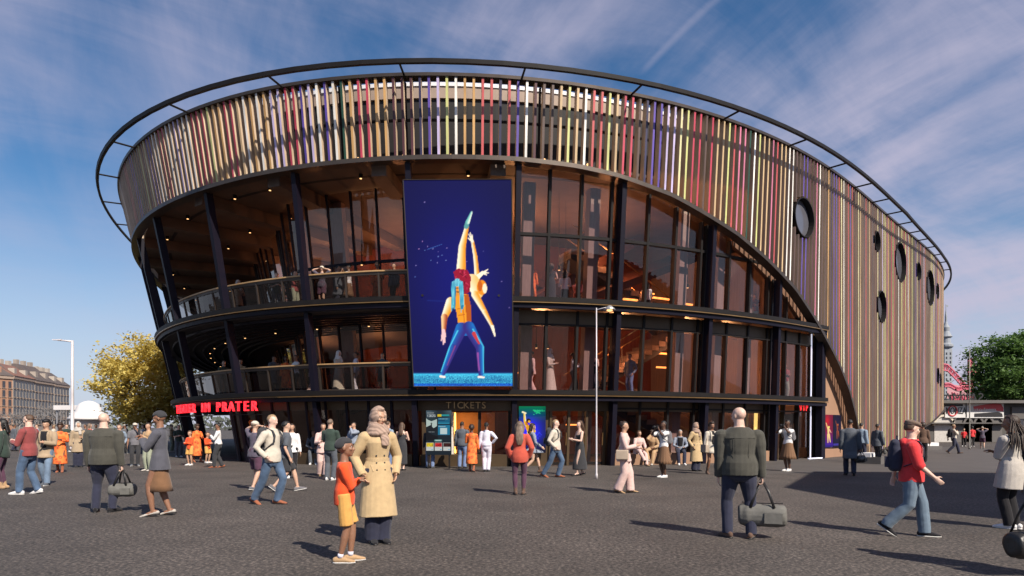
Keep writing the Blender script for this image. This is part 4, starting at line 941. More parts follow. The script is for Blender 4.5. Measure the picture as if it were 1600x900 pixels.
CLC = dict(trench=(.50, .36, .20), camel=(.36, .27, .18), olive=(.065, .062, .052), navy=(.028, .030, .055), dkgrey=(.040, .040, .045), grey=(.15, .145, .16), blazer=(.085, .085, .105), brownskirt=(.20, .105, .055), orange=(.80, .088, .022), ochre=(.62, .33, .09),
           redhood=(.68, .045, .05), greyblue=(.14, .19, .25), maroon=(.26, .06, .06), jeans=(.075, .12, .20), ljeans=(.15, .21, .30), black=(.014, .013, .016), white=(.72, .70, .70), cream=(.56, .50, .42), pink=(.66, .46, .42), coral=(.50, .085, .055), plum=(.09, .04, .07),
           purplegrey=(.10, .085, .12), green=(.035, .055, .045), lavend=(.66, .63, .72), slate=(.09, .10, .12), denim=(.22, .28, .36), bluegrey=(.26, .29, .36), oat=(.46, .42, .38), scarf=(.37, .255, .20), tan=(.42, .27, .15), rust=(.30, .10, .05), sage=(.30, .32, .24), capbrown=(.16, .11, .085), blue=(.16, .22, .38), brown=(.12, .07, .05))
def cloth(c, k='plain'):
    nm = 'cloth_%s_%s' % (c, k)
    if nm in MATS: return MATS[nm]
    col = CLC[c]
    if k in ('plain', 'knit', 'denim'):
        return mat(nm, col, .88 if k != 'leather' else .4, 0, .09 if k == 'plain' else .3, 14 if k != 'denim' else 5, .35, 160 if k != 'knit' else 90, spec=.25, sheen=.15)
    m, t, p = new_mat(nm); L = t.links.new; p.inputs['Roughness'].default_value = .85; tcx = t.nodes.new('ShaderNodeTexCoord')
    if k == 'floral':
        v = t.nodes.new('ShaderNodeTexVoronoi'); v.inputs['Scale'].default_value = 7.5; n = t.nodes.new('ShaderNodeTexNoise'); n.inputs['Scale'].default_value = 16; n.inputs['Detail'].default_value = 2
        L(tcx.outputs['Object'], v.inputs['Vector']); L(tcx.outputs['Object'], n.inputs['Vector']); s = t.nodes.new('ShaderNodeMath'); s.operation = 'MULTIPLY_ADD'; L(n.outputs[0], s.inputs[0]); s.inputs[1].default_value = .45; L(v.outputs['Distance'], s.inputs[2])
        r = t.nodes.new('ShaderNodeValToRGB'); e = r.color_ramp.elements; e[0].position = .46; e[0].color = (.03, .012, .01, 1); e[1].position = .52; e[1].color = (*col, 1); q = e.new(.40); q.color = (.5, .2, .04, 1); q2 = e.new(.80); q2.color = (col[0], col[1]*2.4, col[2]*2, 1)
        L(s.outputs[0], r.inputs[0]); L(r.outputs[0], p.inputs['Base Color'])
    else:       # stripes
        w = t.nodes.new('ShaderNodeTexWave'); w.inputs['Scale'].default_value = 9; w.inputs['Distortion'].default_value = 3.5; w.inputs['Detail'].default_value = 2; w.bands_direction = 'DIAGONAL'; L(tcx.outputs['Object'], w.inputs['Vector'])
        r = t.nodes.new('ShaderNodeValToRGB'); e = r.color_ramp.elements; e[0].color = (*[x*.72 for x in col], 1); e[1].color = (*[min(.8, x*1.06) for x in col], 1); e[0].position = .3; e[1].position = .6; L(w.outputs[0], r.inputs[0]); L(r.outputs[0], p.inputs['Base Color'])
    return m
M_leather = mat('black_leather', (.016, .015, .016), .42, 0, .15, 8, .3, 60); M_greybag = mat('grey_canvas', (.13, .125, .115), .85, 0, .15, 12, .4, 120); M_sole = mat('white_sole', (.62, .60, .58), .6, 0, .06, 8)
M_tanbag = mat('beige_leather', (.42, .33, .25), .5, 0, .1, 6, .2, 60)
def vec(*a): return np.array(a, float)
def unit(v): return v/(np.linalg.norm(v)+1e-9)
def ik(a, tgt, l1, l2, pole):
    d = tgt-a; L = np.linalg.norm(d); L2 = min(L, .995*(l1+l2)); d = d/(L+1e-9); e = a+d*L2
    x = (l1*l1-l2*l2+L2*L2)/(2*L2); y = math.sqrt(max(1e-8, l1*l1-x*x)); p = np.array(pole, float); p = unit(p-d*np.dot(p, d)); return a+d*x+p*y, e
def folds(me, amp, freq, vert=1.0, seed=0):
    n = len(me.vertices); co = np.empty(n*3, 'f'); me.vertices.foreach_get('co', co); co = co.reshape(-1, 3); no = np.empty(n*3, 'f'); me.vertices.foreach_get('normal', no); no = no.reshape(-1, 3); r = np.random.default_rng(seed); v = np.zeros(n)
    for i in range(5):
        k = r.normal(0, 1, 3)*np.array((1, 1, vert)); k *= freq*(1+.7*i)/np.linalg.norm(k); k2 = r.normal(0, 1, 3)*freq*.45; v += np.sin(co@k+1.6*np.sin(co@k2+r.random()*6)+r.random()*6)/(1+.5*i)
    v = v/2.6; v = np.where(v > 0, v*.55, -np.abs(v)**.8*.9)
    co += no*(v*amp)[:, None]; me.vertices.foreach_set('co', co.ravel()); me.update()
def skin_mesh(mb, name, voxel, m, it=3, fold=None, seed=0, fac=.5):
    """welds overlapping shapes into one continuous smooth surface"""
    me = mb.mesh('tmp', m); b = bmesh.new(); b.from_mesh(me); bmesh.ops.recalc_face_normals(b, faces=b.faces); b.to_mesh(me); b.free()
    o = bpy.data.objects.new('tmp', me); COL.objects.link(o); r = o.modifiers.new('r', 'REMESH'); r.mode = 'VOXEL'; r.voxel_size = voxel; r.use_smooth_shade = True
    if it: s = o.modifiers.new('s', 'SMOOTH'); s.factor = fac; s.iterations = it
    dg = bpy.context.evaluated_depsgraph_get(); out = bpy.data.meshes.new_from_object(o.evaluated_get(dg)); bpy.data.objects.remove(o); bpy.data.meshes.remove(me)
    out.name = name; out.materials.clear(); out.materials.append(m)
    if fold: folds(out, *fold, seed=seed)
    out.polygons.foreach_set('use_smooth', [True]*len(out.polygons)); return out
ARM = dict(hang=((.150, -.02, .475), (.25, 1, 0)), bent=((.055, -.165, .655), (.5, .5, -.6)), phone=((.02, -.155, .73), (.6, .3, -.8)), head=((.075, -.05, .925), (1, -.2, .1)), pocket=((.128, -.035, .515), (.8, .9, 0)), cross=((-.045, -.115, .675), (.7, .2, -.6)),
           walkf=((.125, -.155, .52), (.2, 1, -.2)), walkb=((.150, .125, .505), (.3, 1, .2)), camera=((.035, -.150, .865), (.7, .1, -.8)), strap=((.075, -.085, .745), (.7, .4, -.6)), hip=((.120, .01, .575), (1, .6, 0)), lap=((.07, -.20, .40), (.6, .6, -.3)), bag=((.165, -.01, .47), (.3, 1, 0)), face=((.02, -.115, .87), (.6, -.1, -.8)), back=((.03, .10, .56), (.8, .6, 0)))
STAND = ((.058, .0, .045, 12, 0), (-.058, .01, .045, -12, 0)); WALK = ((.045, -.165, .052, 4, 8), (-.045, .17, .085, -4, -38)); WALK2 = ((.045, .17, .085, 4, -38), (-.045, -.165, .052, -4, 8)); STEP = ((.05, -.08, .045, 6, 0), (-.05, .08, .055, -8, -12)); WIDE = ((.095, 0, .045, 20, 0), (-.095, .01, .045, -20, 0)); NARROW = ((.036, 0, .045, 8, 0), (-.036, .012, .045, -6, 0))
SIT = ((.06, -.27, .045, 8, 0), (-.06, -.25, .045, -8, 0)); SITX = ((.05, -.30, .045, 8, 0), (-.03, -.34, .14, -20, 20))
def person(label, loc, rz, h=1.75, sex='m', w=1.0, belly=1.0, lod=1, skin='a', hair='short', hairc='dbrown', legs=STAND, arms=('hang', 'hang'), lean=0, yaw=0, nod=7, top=None, bottom=None, shoes=('black', 'shoe'), inner=None, seat=None, extra=(), group=None, seed=1):
    T_ = thing('person', label, 'person', (loc[0], loc[1], loc[2] if len(loc) > 2 else 0), R(rz), group); voxel = {0: .0085, 1: .0172, 2: .0195}[lod]; near = lod == 0; nseg = 14 if near else 10
    sk = SKIN[skin]; child = sex == 'c'; f = sex == 'f'; hh = h*(.158 if child else .134); fem = f
    thigh, shin = .245*h, .243*h
    Lt = [vec(*l[:3])*h for l in legs]; hw = .052*h*(1.0 if not f else 1.04)
    hz = .525*h if seat is None else seat+.085*h/1.0*1.0
    if seat is None:
        for s, t in zip((1, -1), Lt):
            dx, dy = t[0]-s*hw, t[1]; mx_ = .992*(thigh+shin); hz = min(hz, t[2]+math.sqrt(max(.01, mx_*mx_-dx*dx-dy*dy)))
    P = vec(0, 0, hz); l_ = R(lean); sp = vec(0, -math.sin(l_), math.cos(l_)); fwd = vec(0, -math.cos(l_), -math.sin(l_))
    ksh = .96 if child else 1
    top_z = h-hh*.5; neck_up = (h-hh*1.02-.525*h)/h      # height of the chin above the hips, upright
    U = neck_up/.325
    if fem: rings = [(-.07, .05, .042, 0), (-.045, .074, .060, 0), (0, .094, .070, 0), (.05, .086, .062, 0), (.105, .066, .051, 0), (.16, .073, .056, .004), (.21, .083, .062, .010), (.252, .079, .050, 0), (.276, .058, .042, 0), (.298, .040, .035, 0)]
    elif child: rings = [(-.07, .045, .04, 0), (-.045, .068, .056, 0), (0, .080, .064, 0), (.06, .078, .060, 0), (.12, .076, .057, 0), (.19, .082, .057, 0), (.25, .084, .052, 0), (.29, .055, .04, 0)]
    else: rings = [(-.07, .05, .042, 0), (-.045, .074, .062, 0), (0, .088, .070, 0), (.05, .086, .066, 0), (.11, .080, .060, 0), (.18, .090, .066, 0), (.230, .098, .066, 0), (.262, .090, .055, 0), (.286, .068, .046, 0), (.308, .046, .040, 0)]
    def ringc(u, y=0): return P+sp*u*U*h+fwd*y*h
    def wr(u, rx, ry):
        b = 1+(belly-1)*math.exp(-((u-.08)/.11)**2); return rx*h*w*ksh, ry*h*w*b
    shw = (.098 if f else (.088 if child else .112))*h*(1+(w-1)*.7); su = .252
    sh = [ringc(su)+vec(s*shw, 0, 0) for s in (1, -1)]
    neck0, neck1 = ringc(.285), ringc(.365)
    hy, hn = R(yaw), R(nod); Rz = np.array([[math.cos(hy), -math.sin(hy), 0], [math.sin(hy), math.cos(hy), 0], [0, 0, 1]]); a_ = hn+l_*.5; Rx = np.array([[1, 0, 0], [0, math.cos(a_), -math.sin(a_)], [0, math.sin(a_), math.cos(a_)]])
    Rh = Rz@Rx; HC = ringc(.325)+vec(0, 0, hh*.52)+Rh@vec(0, -.03, 0)*hh*1.6
    def hp(x, y, z): return HC+Rh@(vec(x, y, z)*hh)
    # limbs
    hips = [P+vec(s*hw, 0, 0) for s in (1, -1)]; knees = []; ankles = []; toes = []
    for i, (s, t, l) in enumerate(zip((1, -1), Lt, legs)):
        yw = R(l[3]); td = vec(math.sin(yw), -math.cos(yw), 0); k, e = ik(hips[i], t, thigh, shin, td+vec(0, 0, .3)); knees.append(k); ankles.append(e); pt = R(l[4]); toes.append(unit(td*math.cos(pt)+vec(0, 0, math.sin(pt))))
    elb = []; wri = []; ua, fa = .168*h, .148*h; hdir = []
    for i, (s, a) in enumerate(zip((1, -1), arms)):
        tg, pl = ARM[a] if isinstance(a, str) else a; tg = vec(s*tg[0], tg[1], tg[2])*h; pl = vec(s*pl[0], pl[1], pl[2])
        if child: tg = tg*vec(1, 1, .97)
        if seat is not None: tg = tg+vec(0, 0, hz-.525*h) if a != 'lap' else vec(tg[0], tg[1], hz+.06*h)
        e, wv = ik(sh[i], tg, ua, fa, pl); elb.append(e); wri.append(wv); hdir.append(unit(wv-e))
    # ---- body: one welded surface
    B = MB(); X = (1, 0, 0); slim_ = .93 if top else 1.0; tor = [(ringc(u, y), tuple(q*(slim_ if u < .2 else .97 if top else 1) for q in wr(u, rx, ry))) for u, rx, ry, y in rings]
    B.tube([c for c, _ in tor], [r for _, r in tor], 16, X)
    nr = (.029 if f or child else .035)*h; B.tube([neck0, neck1, hp(0, .06, -.2)], [nr*1.25, nr, nr], 12)
    for i in (0, 1):
        B.tube([hips[i], hips[i]*.6+knees[i]*.4, knees[i], knees[i]*.68+ankles[i]*.32, ankles[i]], [.045*h*w, .044*h*w, .031*h, .034*h, .019*h], 12, round_caps=True)
        td = toes[i]; sd = unit(np.cross(td, vec(0, 0, 1))); up = np.cross(sd, td); a = ankles[i]
        B.tube([a+up*-.012*h-td*.03*h, a+up*-.018*h+td*.03*h, a-up*.027*h+td*.072*h, a-up*.031*h+td*.096*h], [(.017*h, .019*h), (.018*h, .019*h), (.020*h, .011*h), (.011*h, .007*h)], 10, sd, round_caps=True)
        B.ell(sh[i]+vec(0, 0, -.004*h), (.029*h*w, .030*h*w, .029*h), 10, 7)
        B.tube([sh[i], sh[i]*.5+elb[i]*.5, elb[i], elb[i]*.7+wri[i]*.3, wri[i]], [.029*h*w, .027*h*w, .022*h, .023*h, .0155*h], 10, round_caps=True)
        # hand: palm, four bent fingers, thumb
        d = hdir[i]; s = (1, -1)[i]; th_ = vec(0, -1, 0) if abs(d[1]) < .8 else vec(0, 0, 1); th_ = unit(th_-d*np.dot(th_, d)); pn = np.cross(d, th_)*s; 
        if np.dot(pn, vec(-s, 0, 0)) < -.2: pn = -pn
        aname = arms[i] if isinstance(arms[i], str) else 'bent'; curl = {'bag': 1.25, 'strap': 1.1, 'camera': .9, 'phone': .8, 'pocket': .5}.get(aname, .52); w0 = wri[i]; hl = .052*h
        B.tube([w0-d*.006*h, w0+d*hl*.4, w0+d*hl], [(.0145*h, .011*h), (.0215*h, .0095*h), (.0225*h, .0085*h)], 10, th_, round_caps=True)
        for q, ln in ((-.0165, .036), (-.0055, .043), (.0055, .046), (.0165, .042)):
            b0 = w0+d*hl*.96+th_*q*h; p1 = b0; pts = [b0]; ang_ = 0; dd = d
            for seg in (.45, .32, .23):
                ang_ += curl*(.55 if seg == .45 else .8); v_ = d*math.cos(ang_)+pn*math.sin(ang_)+th_*q*1.2; p1 = p1+unit(v_)*ln*h*seg; pts.append(p1)
            B.tube(pts, [.0054*h, .0051*h, .0047*h, .0038*h], 7, round_caps=True)
        tb = w0+d*.012*h+th_*.016*h; B.tube([tb, tb+(d*.55+th_*.75+pn*.25)*.022*h, tb+(d*1.25+th_*.95+pn*.6)*.022*h], [.0075*h, .0062*h, .0045*h], 7, round_caps=True)
    # head
    rot = Rh
    B.ell(hp(0, .055, .10), (.335*hh, .415*hh, .385*hh), 18, 12, rot); B.ell(hp(0, -.085, -.14), (.265*hh, .285*hh, .34*hh), 16, 10, rot); B.ell(hp(0, -.255, -.385), (.125*hh, .105*hh, .10*hh), 10, 7, rot)
    B.tube([hp(0, -.355, .07), hp(0, -.415, -.06), hp(0, -.445, -.135)], [.036*hh, .046*hh, .062*hh], 8, round_caps=True); B.ell(hp(0, -.405, -.165), (.082*hh, .05*hh, .042*hh), 8, 6, rot)
    B.tube([hp(-.2, -.325, .085), hp(0, -.378, .095), hp(.2, -.325, .085)], [.042*hh, .05*hh, .042*hh], 8, round_caps=True)
    for s in (1, -1):
        B.ell(hp(s*.175, -.27, -.10), (.10*hh, .10*hh, .09*hh), 8, 6, rot); B.ell(hp(s*.335, .04, -.03), (.045*hh, .085*hh, .135*hh), 8, 6, rot)
    B.ell(hp(0, -.345, -.265), (.105*hh, .055*hh, .052*hh), 8, 6, rot)
    link('body', skin_mesh(B, 'body', voxel, sk, 3 if near else 2), T_)
    for s in (1, -1):
        e = MB().ell(hp(s*.135, -.318, .005), (.052*hh, .03*hh, .030*hh), 8, 6, rot); e.ell(hp(s*.135, -.338, .005), (.024*hh, .016*hh, .026*hh), 8, 6, rot, 1); e.build('eye', [M_eye, M_iris], T_, True)
    if near or lod == 1:
        MB().ell(hp(0, -.392, -.262), (.085*hh, .022*hh, .030*hh), 8, 6, rot).build('mouth', M_lip[skin], T_, True)
    if near:
        for s in (1, -1): MB().tube([hp(s*.07, -.372, .105), hp(s*.15, -.362, .125), hp(s*.22, -.318, .105)], [.014*hh, .017*hh, .010*hh], 6).build('eyebrow', HAIRM.get(hairc, HAIRM['dbrown']), T_, True)
    # ---- clothes
    fold_t = (.0055 if near else .0055, 15 if near else 18)
    hemless = not (top and (top[0] in ('coat', 'dress', 'strap') or (len(top) > 3 and top[3])))
    def torso_rings(th, lo):
        out = []
        for u, rx, ry, y in rings:
            if u < lo: continue
            a, b = wr(u, rx, ry); t_ = th+(.011*h if u < .09 and not (bottom and bottom[0] in ('skirt', 'pleated') and lo > -.05) else 0)*(1 if hemless else .3); out.append((ringc(u, y), (a+t_, b+t_)))
        return out
    if bottom:
        kind, c = bottom[0], bottom[1]; m = cloth(c, bottom[2] if len(bottom) > 2 else ('denim' if 'jeans' in c else 'plain')); Q = MB()
        if kind in ('trousers', 'leggings', 'shorts', 'wide', 'loose'):
            th = {'trousers': .011, 'leggings': .004, 'shorts': .018, 'wide': .014, 'loose': .017}[kind]*h/1.75+(.002 if lod else 0)
            Q.tube([ringc(u) for u in (-.088, -.055, -.02, .03, .085)], [tuple(x+th for x in wr(u, rx, ry)) for u, rx, ry in ((-.088, .052, .046), (-.055, .078, .068), (-.02, rings[1][1]*1.14, .066), (.03, rings[2][1]*1.02, .070), (.085, rings[4][1]*1.08, .060))], 16, X)
            for i in (0, 1):
                hp_, k, a = hips[i], knees[i], ankles[i]
                if kind == 'shorts': pts = [hp_+vec(0, 0, .03*h), hp_*.5+k*.5, hp_*.08+k*.92]; rr = [.045*h*w+th, .048*h*w+th, .046*h+th*1.2]
                else:
                    pts = [hp_+vec(0, 0, .03*h), hp_*.6+k*.4, k, k*.62+a*.38, k*.12+a*.88, a-vec(0, 0, .014*h if kind != 'leggings' else 0)]
                    if kind == 'wide': rr = [.052*h+th, .052*h+th, .048*h+th, .050*h+th, .054*h+th, .056*h+th]
                    else: e = {'trousers': .012, 'leggings': .0, 'loose': .017}[kind]*h; rr = [.052*h*w+th, .048*h*w+th, .034*h+th+e*.3, .035*h+th+e*.3, .023*h+th+e, .022*h+th+e]
                Q.tube(pts, rr, 12)
            link('trousers' if kind not in ('shorts',) else 'shorts', skin_mesh(Q, 'trousers', voxel*1.1, m, 2, (fold_t[0]*(.9 if kind != 'leggings' else .3), fold_t[1]*1.1, 1.5), seed), T_)
        else:       # skirts
            hem, flare = bottom[3] if len(bottom) > 3 else .3, bottom[4] if len(bottom) > 4 else 1.1; pl = kind == 'pleated'; fr = []; z0 = (ringc(.085))[2]; zs = [z0, hz+.02*h, hz-.05*h]+[hz-.05*h+(hem*h-hz+.05*h)*k/4 for k in (1, 2, 3, 4)]; n_ = 48 if pl else 24
            ymin = min(p[1] for p in ankles+knees); ymax = max(p[1] for p in ankles+knees)
            for j, z in enumerate(zs):
                k = max(0, (hz-z)/(hz-hem*h+1e-6)); bx, by = wr(.0, rings[2][1], rings[2][2]); a, b = (bx+.005)*(1+(flare-1)*k), (by+.005)*(1+(flare-1)*k); 
                if j == 0: a, b = wr(.085, rings[4][1]*1.05, rings[4][2]); a += .004; b += .004
                cy = (ymin+ymax)/2*k*.9; b = max(b, (ymax-ymin)/2*k*.9+.05*h*min(1, k*2)); A_ = [2*math.pi*q/n_ for q in range(n_)]
                fr.append([(a*math.cos(t)*(1+(.07*k*math.cos(t*16)+.03*k*math.sin(t*5+seed) if pl else .035*k*math.sin(t*5+seed))), cy+b*math.sin(t)*(1+(.07*k*math.cos(t*16) if pl else .03*k*math.cos(t*7+seed))), z) for t in A_])
            Q.sweep(fr); Q.build('skirt', m, T_, True)
    if top:
        kind, c = top[0], top[1]; m = cloth(c, top[2] if len(top) > 2 and top[2] else 'plain'); th = {'tee': .010, 'shirt': .012, 'sweater': .017, 'jacket': .026, 'blazer': .018, 'coat': .024, 'dress': .009, 'strap': .006, 'hoodie': .024, 'vest': .02}[kind]*h/1.75+(.002 if lod else 0); Q = MB(); hem = top[3] if len(top) > 3 and top[3] else {'coat': .25, 'dress': .2, 'strap': .08}.get(kind)
        TR = torso_rings(th, -.01 if kind in ('tee', 'shirt', 'sweater', 'jacket', 'hoodie', 'vest', 'blazer') else -.1); low = TR[0]
        if kind in ('jacket', 'sweater', 'hoodie', 'tee'): TR.insert(0, (P-sp*(.045 if not child else .062)*h, (low[1][0]*(.98 if kind != 'tee' else 1.02), low[1][1]*(.98 if kind != 'tee' else 1.02))))
        if kind == 'blazer': TR.insert(0, (P-sp*.085*h, (low[1][0]*1.10, low[1][1]*1.16)))
        if hem is not None:
            flare = top[4] if len(top) > 4 else (1.22 if kind == 'coat' else 1.15); ymin = min(p[1] for p in ankles+knees); ymax = max(p[1] for p in ankles+knees); TR = [t for t in TR if t[0][2] > hz-.001]; b0 = TR[0][1]; ext = []
            for k in (.2, .45, .7, .9, 1.0):
                z = hz+(hem*h-hz)*k; ext.append((vec(0, (ymin+ymax)/2*k, z), (b0[0]*(1+(flare-1)*k)*1.02, max(b0[1]*(1+(flare-1)*k)*1.04, (ymax-ymin)/2*min(1, k*1.35)+.06*h*min(1, k*2)))))
            TR = ext[::-1]+TR
        if kind == 'strap': TR = [t for t in TR if t[0][2] < ringc(.235)[2]]
        Q.tube([c_ for c_, _ in TR], [r for _, r in TR], 20, X)
        slv = {'tee': .42, 'shirt': 1.0, 'sweater': 1.0, 'jacket': 1.03, 'blazer': 1.0, 'coat': 1.03, 'dress': 1.0, 'strap': 0, 'hoodie': .62, 'vest': 0}[kind]
        if len(top) > 5: slv = top[5]
        if slv > 0:
            for i in (0, 1):
                s_, e, wv = sh[i], elb[i], wri[i]; Q.ell(s_+vec(-(1, -1)[i]*.002*h, 0, -.004*h), (.032*h*w+th*1.15, .033*h*w+th*1.15, .032*h+th), 10, 7); t2 = th*(1 if kind != 'hoodie' else 1.3)
                if slv <= .5: pts = [s_, s_*.5+e*.5, s_*(1-slv*2)+e*slv*2]; rr = [.032*h*w+th, .031*h*w+th*1.2, .030*h*w+th*1.4]
                else: k = (slv-.5)*2; pts = [s_, s_*.5+e*.5, e, e*(1-k*.6)+wv*k*.6, e*(1-k)+wv*k]; rr = [.032*h*w+th, .030*h*w+th, .0245*h+t2*1.05, .022*h+t2, .0165*h+t2*(1.0 if kind != 'dress' else .8)]
                Q.tube(pts, rr, 12)
        if kind in ('jacket', 'coat', 'blazer', 'shirt', 'hoodie'):
            cr = (.043 if f else .047)*h*(1+(w-1)*.5); fr = [neck0+sp*.018*h+vec(cr*math.cos(a), 0, 0)+vec(0, cr*.95*math.sin(a), 0)-sp*(.022*h*(.5-.5*math.sin(a))) for a in [2*math.pi*k/14 for k in range(15)]]
            Q.tube(fr, [(.009*h, .017*h if kind != 'shirt' else .010*h)]*15, 8, sp)
        if kind == 'hoodie': Q.ell(neck0+vec(0, .055*h, -.01*h), (.07*h, .045*h, .045*h), 12, 8)
        if kind == 'strap':
            for s in (1, -1): Q.tube([ringc(.22)+vec(s*.05*h, -.055*h, 0), ringc(.285)+vec(s*.06*h, 0, .012*h), ringc(.22)+vec(s*.05*h, .052*h, 0)], [.008*h]*3, 6)
        fa_ = fold_t[0]*{'coat': .8, 'dress': .9, 'strap': .7, 'tee': 1.0}.get(kind, .85); vs_ = .25 if hem is not None else 1.3
        tob = link({'tee': 't_shirt', 'strap': 'strap_dress'}.get(kind, kind), skin_mesh(Q, kind, voxel*1.05, m, 2, (fa_, fold_t[1]*(.75 if hem else 1), vs_), seed+3), T_)
        def shellpt(u, x, off=.004):        # point on the chest surface of the top
            us = [r[0] for r in rings]; rx = np.interp(u, us, [r[1] for r in rings]); ry = np.interp(u, us, [r[2] for r in rings]); y = np.interp(u, us, [r[3] for r in rings]); a, b = wr(u, rx, ry); a += th; b += th
            return ringc(u, y)+vec(x*h, 0, 0)+fwd*(b*math.sqrt(max(.02, 1-(x*h/a)**2))+off)
        if inner:
            wv_ = inner[2] if len(inner) > 2 else .028; us = [inner[1] if len(inner) > 1 else .0, .06, .12, .18, .23, .27, .292]; us = sorted(set([us[0]]+[u for u in us if u > us[0]])); fr = []
            for u in us:
                x = wv_*(1.0 if u < .2 else 1.15); row = [shellpt(u, q*x, .005 if near else .007) for q in (-1, -.5, 0, .5, 1)]; fr.append(row+[p-fwd*.02 for p in row[::-1]])
            MB().sweep(fr).build('shirt_front', cloth(inner[0]), tob, True)
            if near or kind in ('blazer', 'coat'):
                for s in (1, -1): MB().tube([shellpt(u, s*(wv_*1.2+.004), .006) for u in (.10, .17, .23, .275)]+[neck0+vec(s*.045*h, 0, .01*h)], [(.004*h, .004*h), (.016*h, .005*h), (.020*h, .006*h), (.018*h, .006*h), (.010*h, .006*h)], 6, X).build('lapel', m, tob, True)
        for ex in extra:
            k = ex[0]
            if k == 'belt':
                u = ex[2] if len(ex) > 2 else .10; a, b = wr(u, np.interp(u, [r[0] for r in rings], [r[1] for r in rings]), np.interp(u, [r[0] for r in rings], [r[2] for r in rings])); a += th+.006; b += th+.006
                MB().sweep([[ringc(u)+vec(q*a*math.cos(t), q*b*math.sin(t), dz*h) for q, dz in ((1, -.012), (1, .012), (.93, .012), (.93, -.012))] for t in [2*math.pi*j/28 for j in range(28)]], closed=True).build('belt', cloth(ex[1]), tob)
            if k == 'buttons':
                for u in (.02, .07, .12): 
                    for x in ((-.03, .03) if ex[1] == 2 else (.012,)): MB().ell(shellpt(u, x, .003), (.007*h, .005*h, .007*h), 8, 5).build('button', M_leather, tob, True)
            if k == 'pocket': 
                for s in (1, -1): MB().tube([shellpt(.01, s*.055, .004), shellpt(.055, s*.068, .003)], [(.005*h, .004*h)]*2, 6, X).build('pocket', m, tob)
            if k == 'backseam':
                us_ = (.235, .235); MB().tube([ringc(.228)+vec(x*h*w, 0, 0)-fwd*(wr(.228, .095, .064)[1]*math.sqrt(max(.05, 1-(x/.108)**2))+th+.003) for x in (-.085, -.05, 0, .05, .085)], [.0035]*5, 5).build('seam', m, tob)
                for s in (1, -1): MB().tube([ringc(u)+vec(s*.045*h*w, 0, 0)-fwd*(wr(u, np.interp(u, [r[0] for r in rings], [r[1] for r in rings]), np.interp(u, [r[0] for r in rings], [r[2] for r in rings]))[1]*.86+th+.002) for u in (-.02, .06, .14, .22)], [.003]*4, 5).build('seam', m, tob)
            if k == 'drawcord':
                for s in (1, -1): MB().tube([shellpt(.28, s*.018, .006), shellpt(.22, s*.02, .008), shellpt(.17, s*.016, .008)], [.0035]*3, 5).build('cord', M_sole, tob)
            if k == 'frontpocket': MB().sweep([[shellpt(u, x*q, o) for q in (-1, 1) for o in ((.010, -.01) if q < 0 else (-.01, .010))] for u, x in ((-.01, .062), (.02, .064), (.07, .045))]).build('pocket', m, tob)
    # ---- shoes
    if shoes:
        c, k = shoes; m = cloth(c) if k != 'shoe' else cloth(c); 
        for i in (0, 1):
            td = toes[i]; sd = unit(np.cross(td, vec(0, 0, 1))); up = unit(np.cross(sd, td)); a = ankles[i]; q = MB(); g = a-up*.045*h; lo = .010*h if k != 'heel' else .006*h
            q.tube([g-td*.040*h+up*.026*h, g-td*.012*h+up*.028*h, g+td*.035*h+up*.025*h, g+td*.080*h+up*.017*h, g+td*.112*h+up*.013*h], [(.020*h, .024*h), (.0235*h, .026*h), (.024*h, .023*h), (.027*h, .016*h), (.018*h, .011*h)] if k != 'heel' else [(.018*h, .018*h), (.018*h, .016*h), (.018*h, .014*h), (.022*h, .012*h), (.012*h, .008*h)], 12, sd, round_caps=True)
            if k == 'boot': q.tube([a-up*.02*h, a+(knees[i]-a)*.16, a+(knees[i]-a)*.34], [.027*h, .027*h, .030*h], 12)
            so = link('boot' if k == 'boot' else 'shoe', skin_mesh(q, 'shoe', max(voxel*.75, .007), m, 2), T_)
            sl = MB().tube([g-td*.056*h+up*.004*h, g-td*.03*h+up*.004*h, g+td*.035*h+up*.004*h, g+td*.085*h+up*.004*h, g+td*.122*h+up*.005*h], [(.012*h, .006*h), (.024*h, .006*h), (.0245*h, .006*h), (.0285*h, .006*h), (.012*h, .006*h)], 12, sd)
            sl.build('sole', M_sole if k == 'trainer' else M_leather, so, True)
            if k == 'heel': MB().tube([g-td*.035*h+up*.01*h, g-td*.035*h-up*.0*h-vec(0, 0, .0)], [.008*h, .005*h], 6).build('heel', m, so)
            if k == 'trainer' and near:
                for j in range(4): z_ = .02+.016*j; MB().tube([g+td*z_*h+up*(.046-.006*j)*h+sd*.016*h, g+td*z_*h+up*(.052-.007*j)*h, g+td*z_*h+up*(.046-.006*j)*h-sd*.016*h], [.0028]*3, 5).build('lace', M_sole, so)
                MB().tube([a+up*.0*h, a+(knees[i]-a)*.13], [.0235*h, .0225*h], 12).build('sock', cloth('lavend'), T_, True)
    # ---- hair and headwear
    hm = HAIRM.get(hairc) or cloth(hairc); rs = np.random.default_rng(seed)
    def shell(thick, zf, yb, sidelow, noise=0.0, name='hair', m_=None, extra_=None, vox=None):
        """scalp covering hair; zf: how low the front edge comes"""
        q = MB(); ph = rs.random(6)*6
        def fn(d):
            y, z = d[1], d[2]; lim = -.15-sidelow*(.5+.5*math.tanh(y*3)) if y > -.15 else zf; inside = z-(lim if y > .1 else lim*(1-min(1, (.1-y)/.5))+zf*min(1, (.1-y)/.5))
            k = 1/(1+math.exp(-inside*22)); nz = noise*(math.sin(9*d[0]+ph[0]+3*d[2])*math.sin(8*d[1]+ph[1])+.6*math.sin(17*d[2]+ph[2]+9*d[0])*math.sin(15*d[1]+ph[3])); return .80+(.20+thick+nz)*k
        q.ell(hp(0, .055, .085), (.345*hh, .43*hh, .41*hh), 30 if near else 20, 20 if near else 14, rot, fn=fn)
        if extra_: extra_(q)
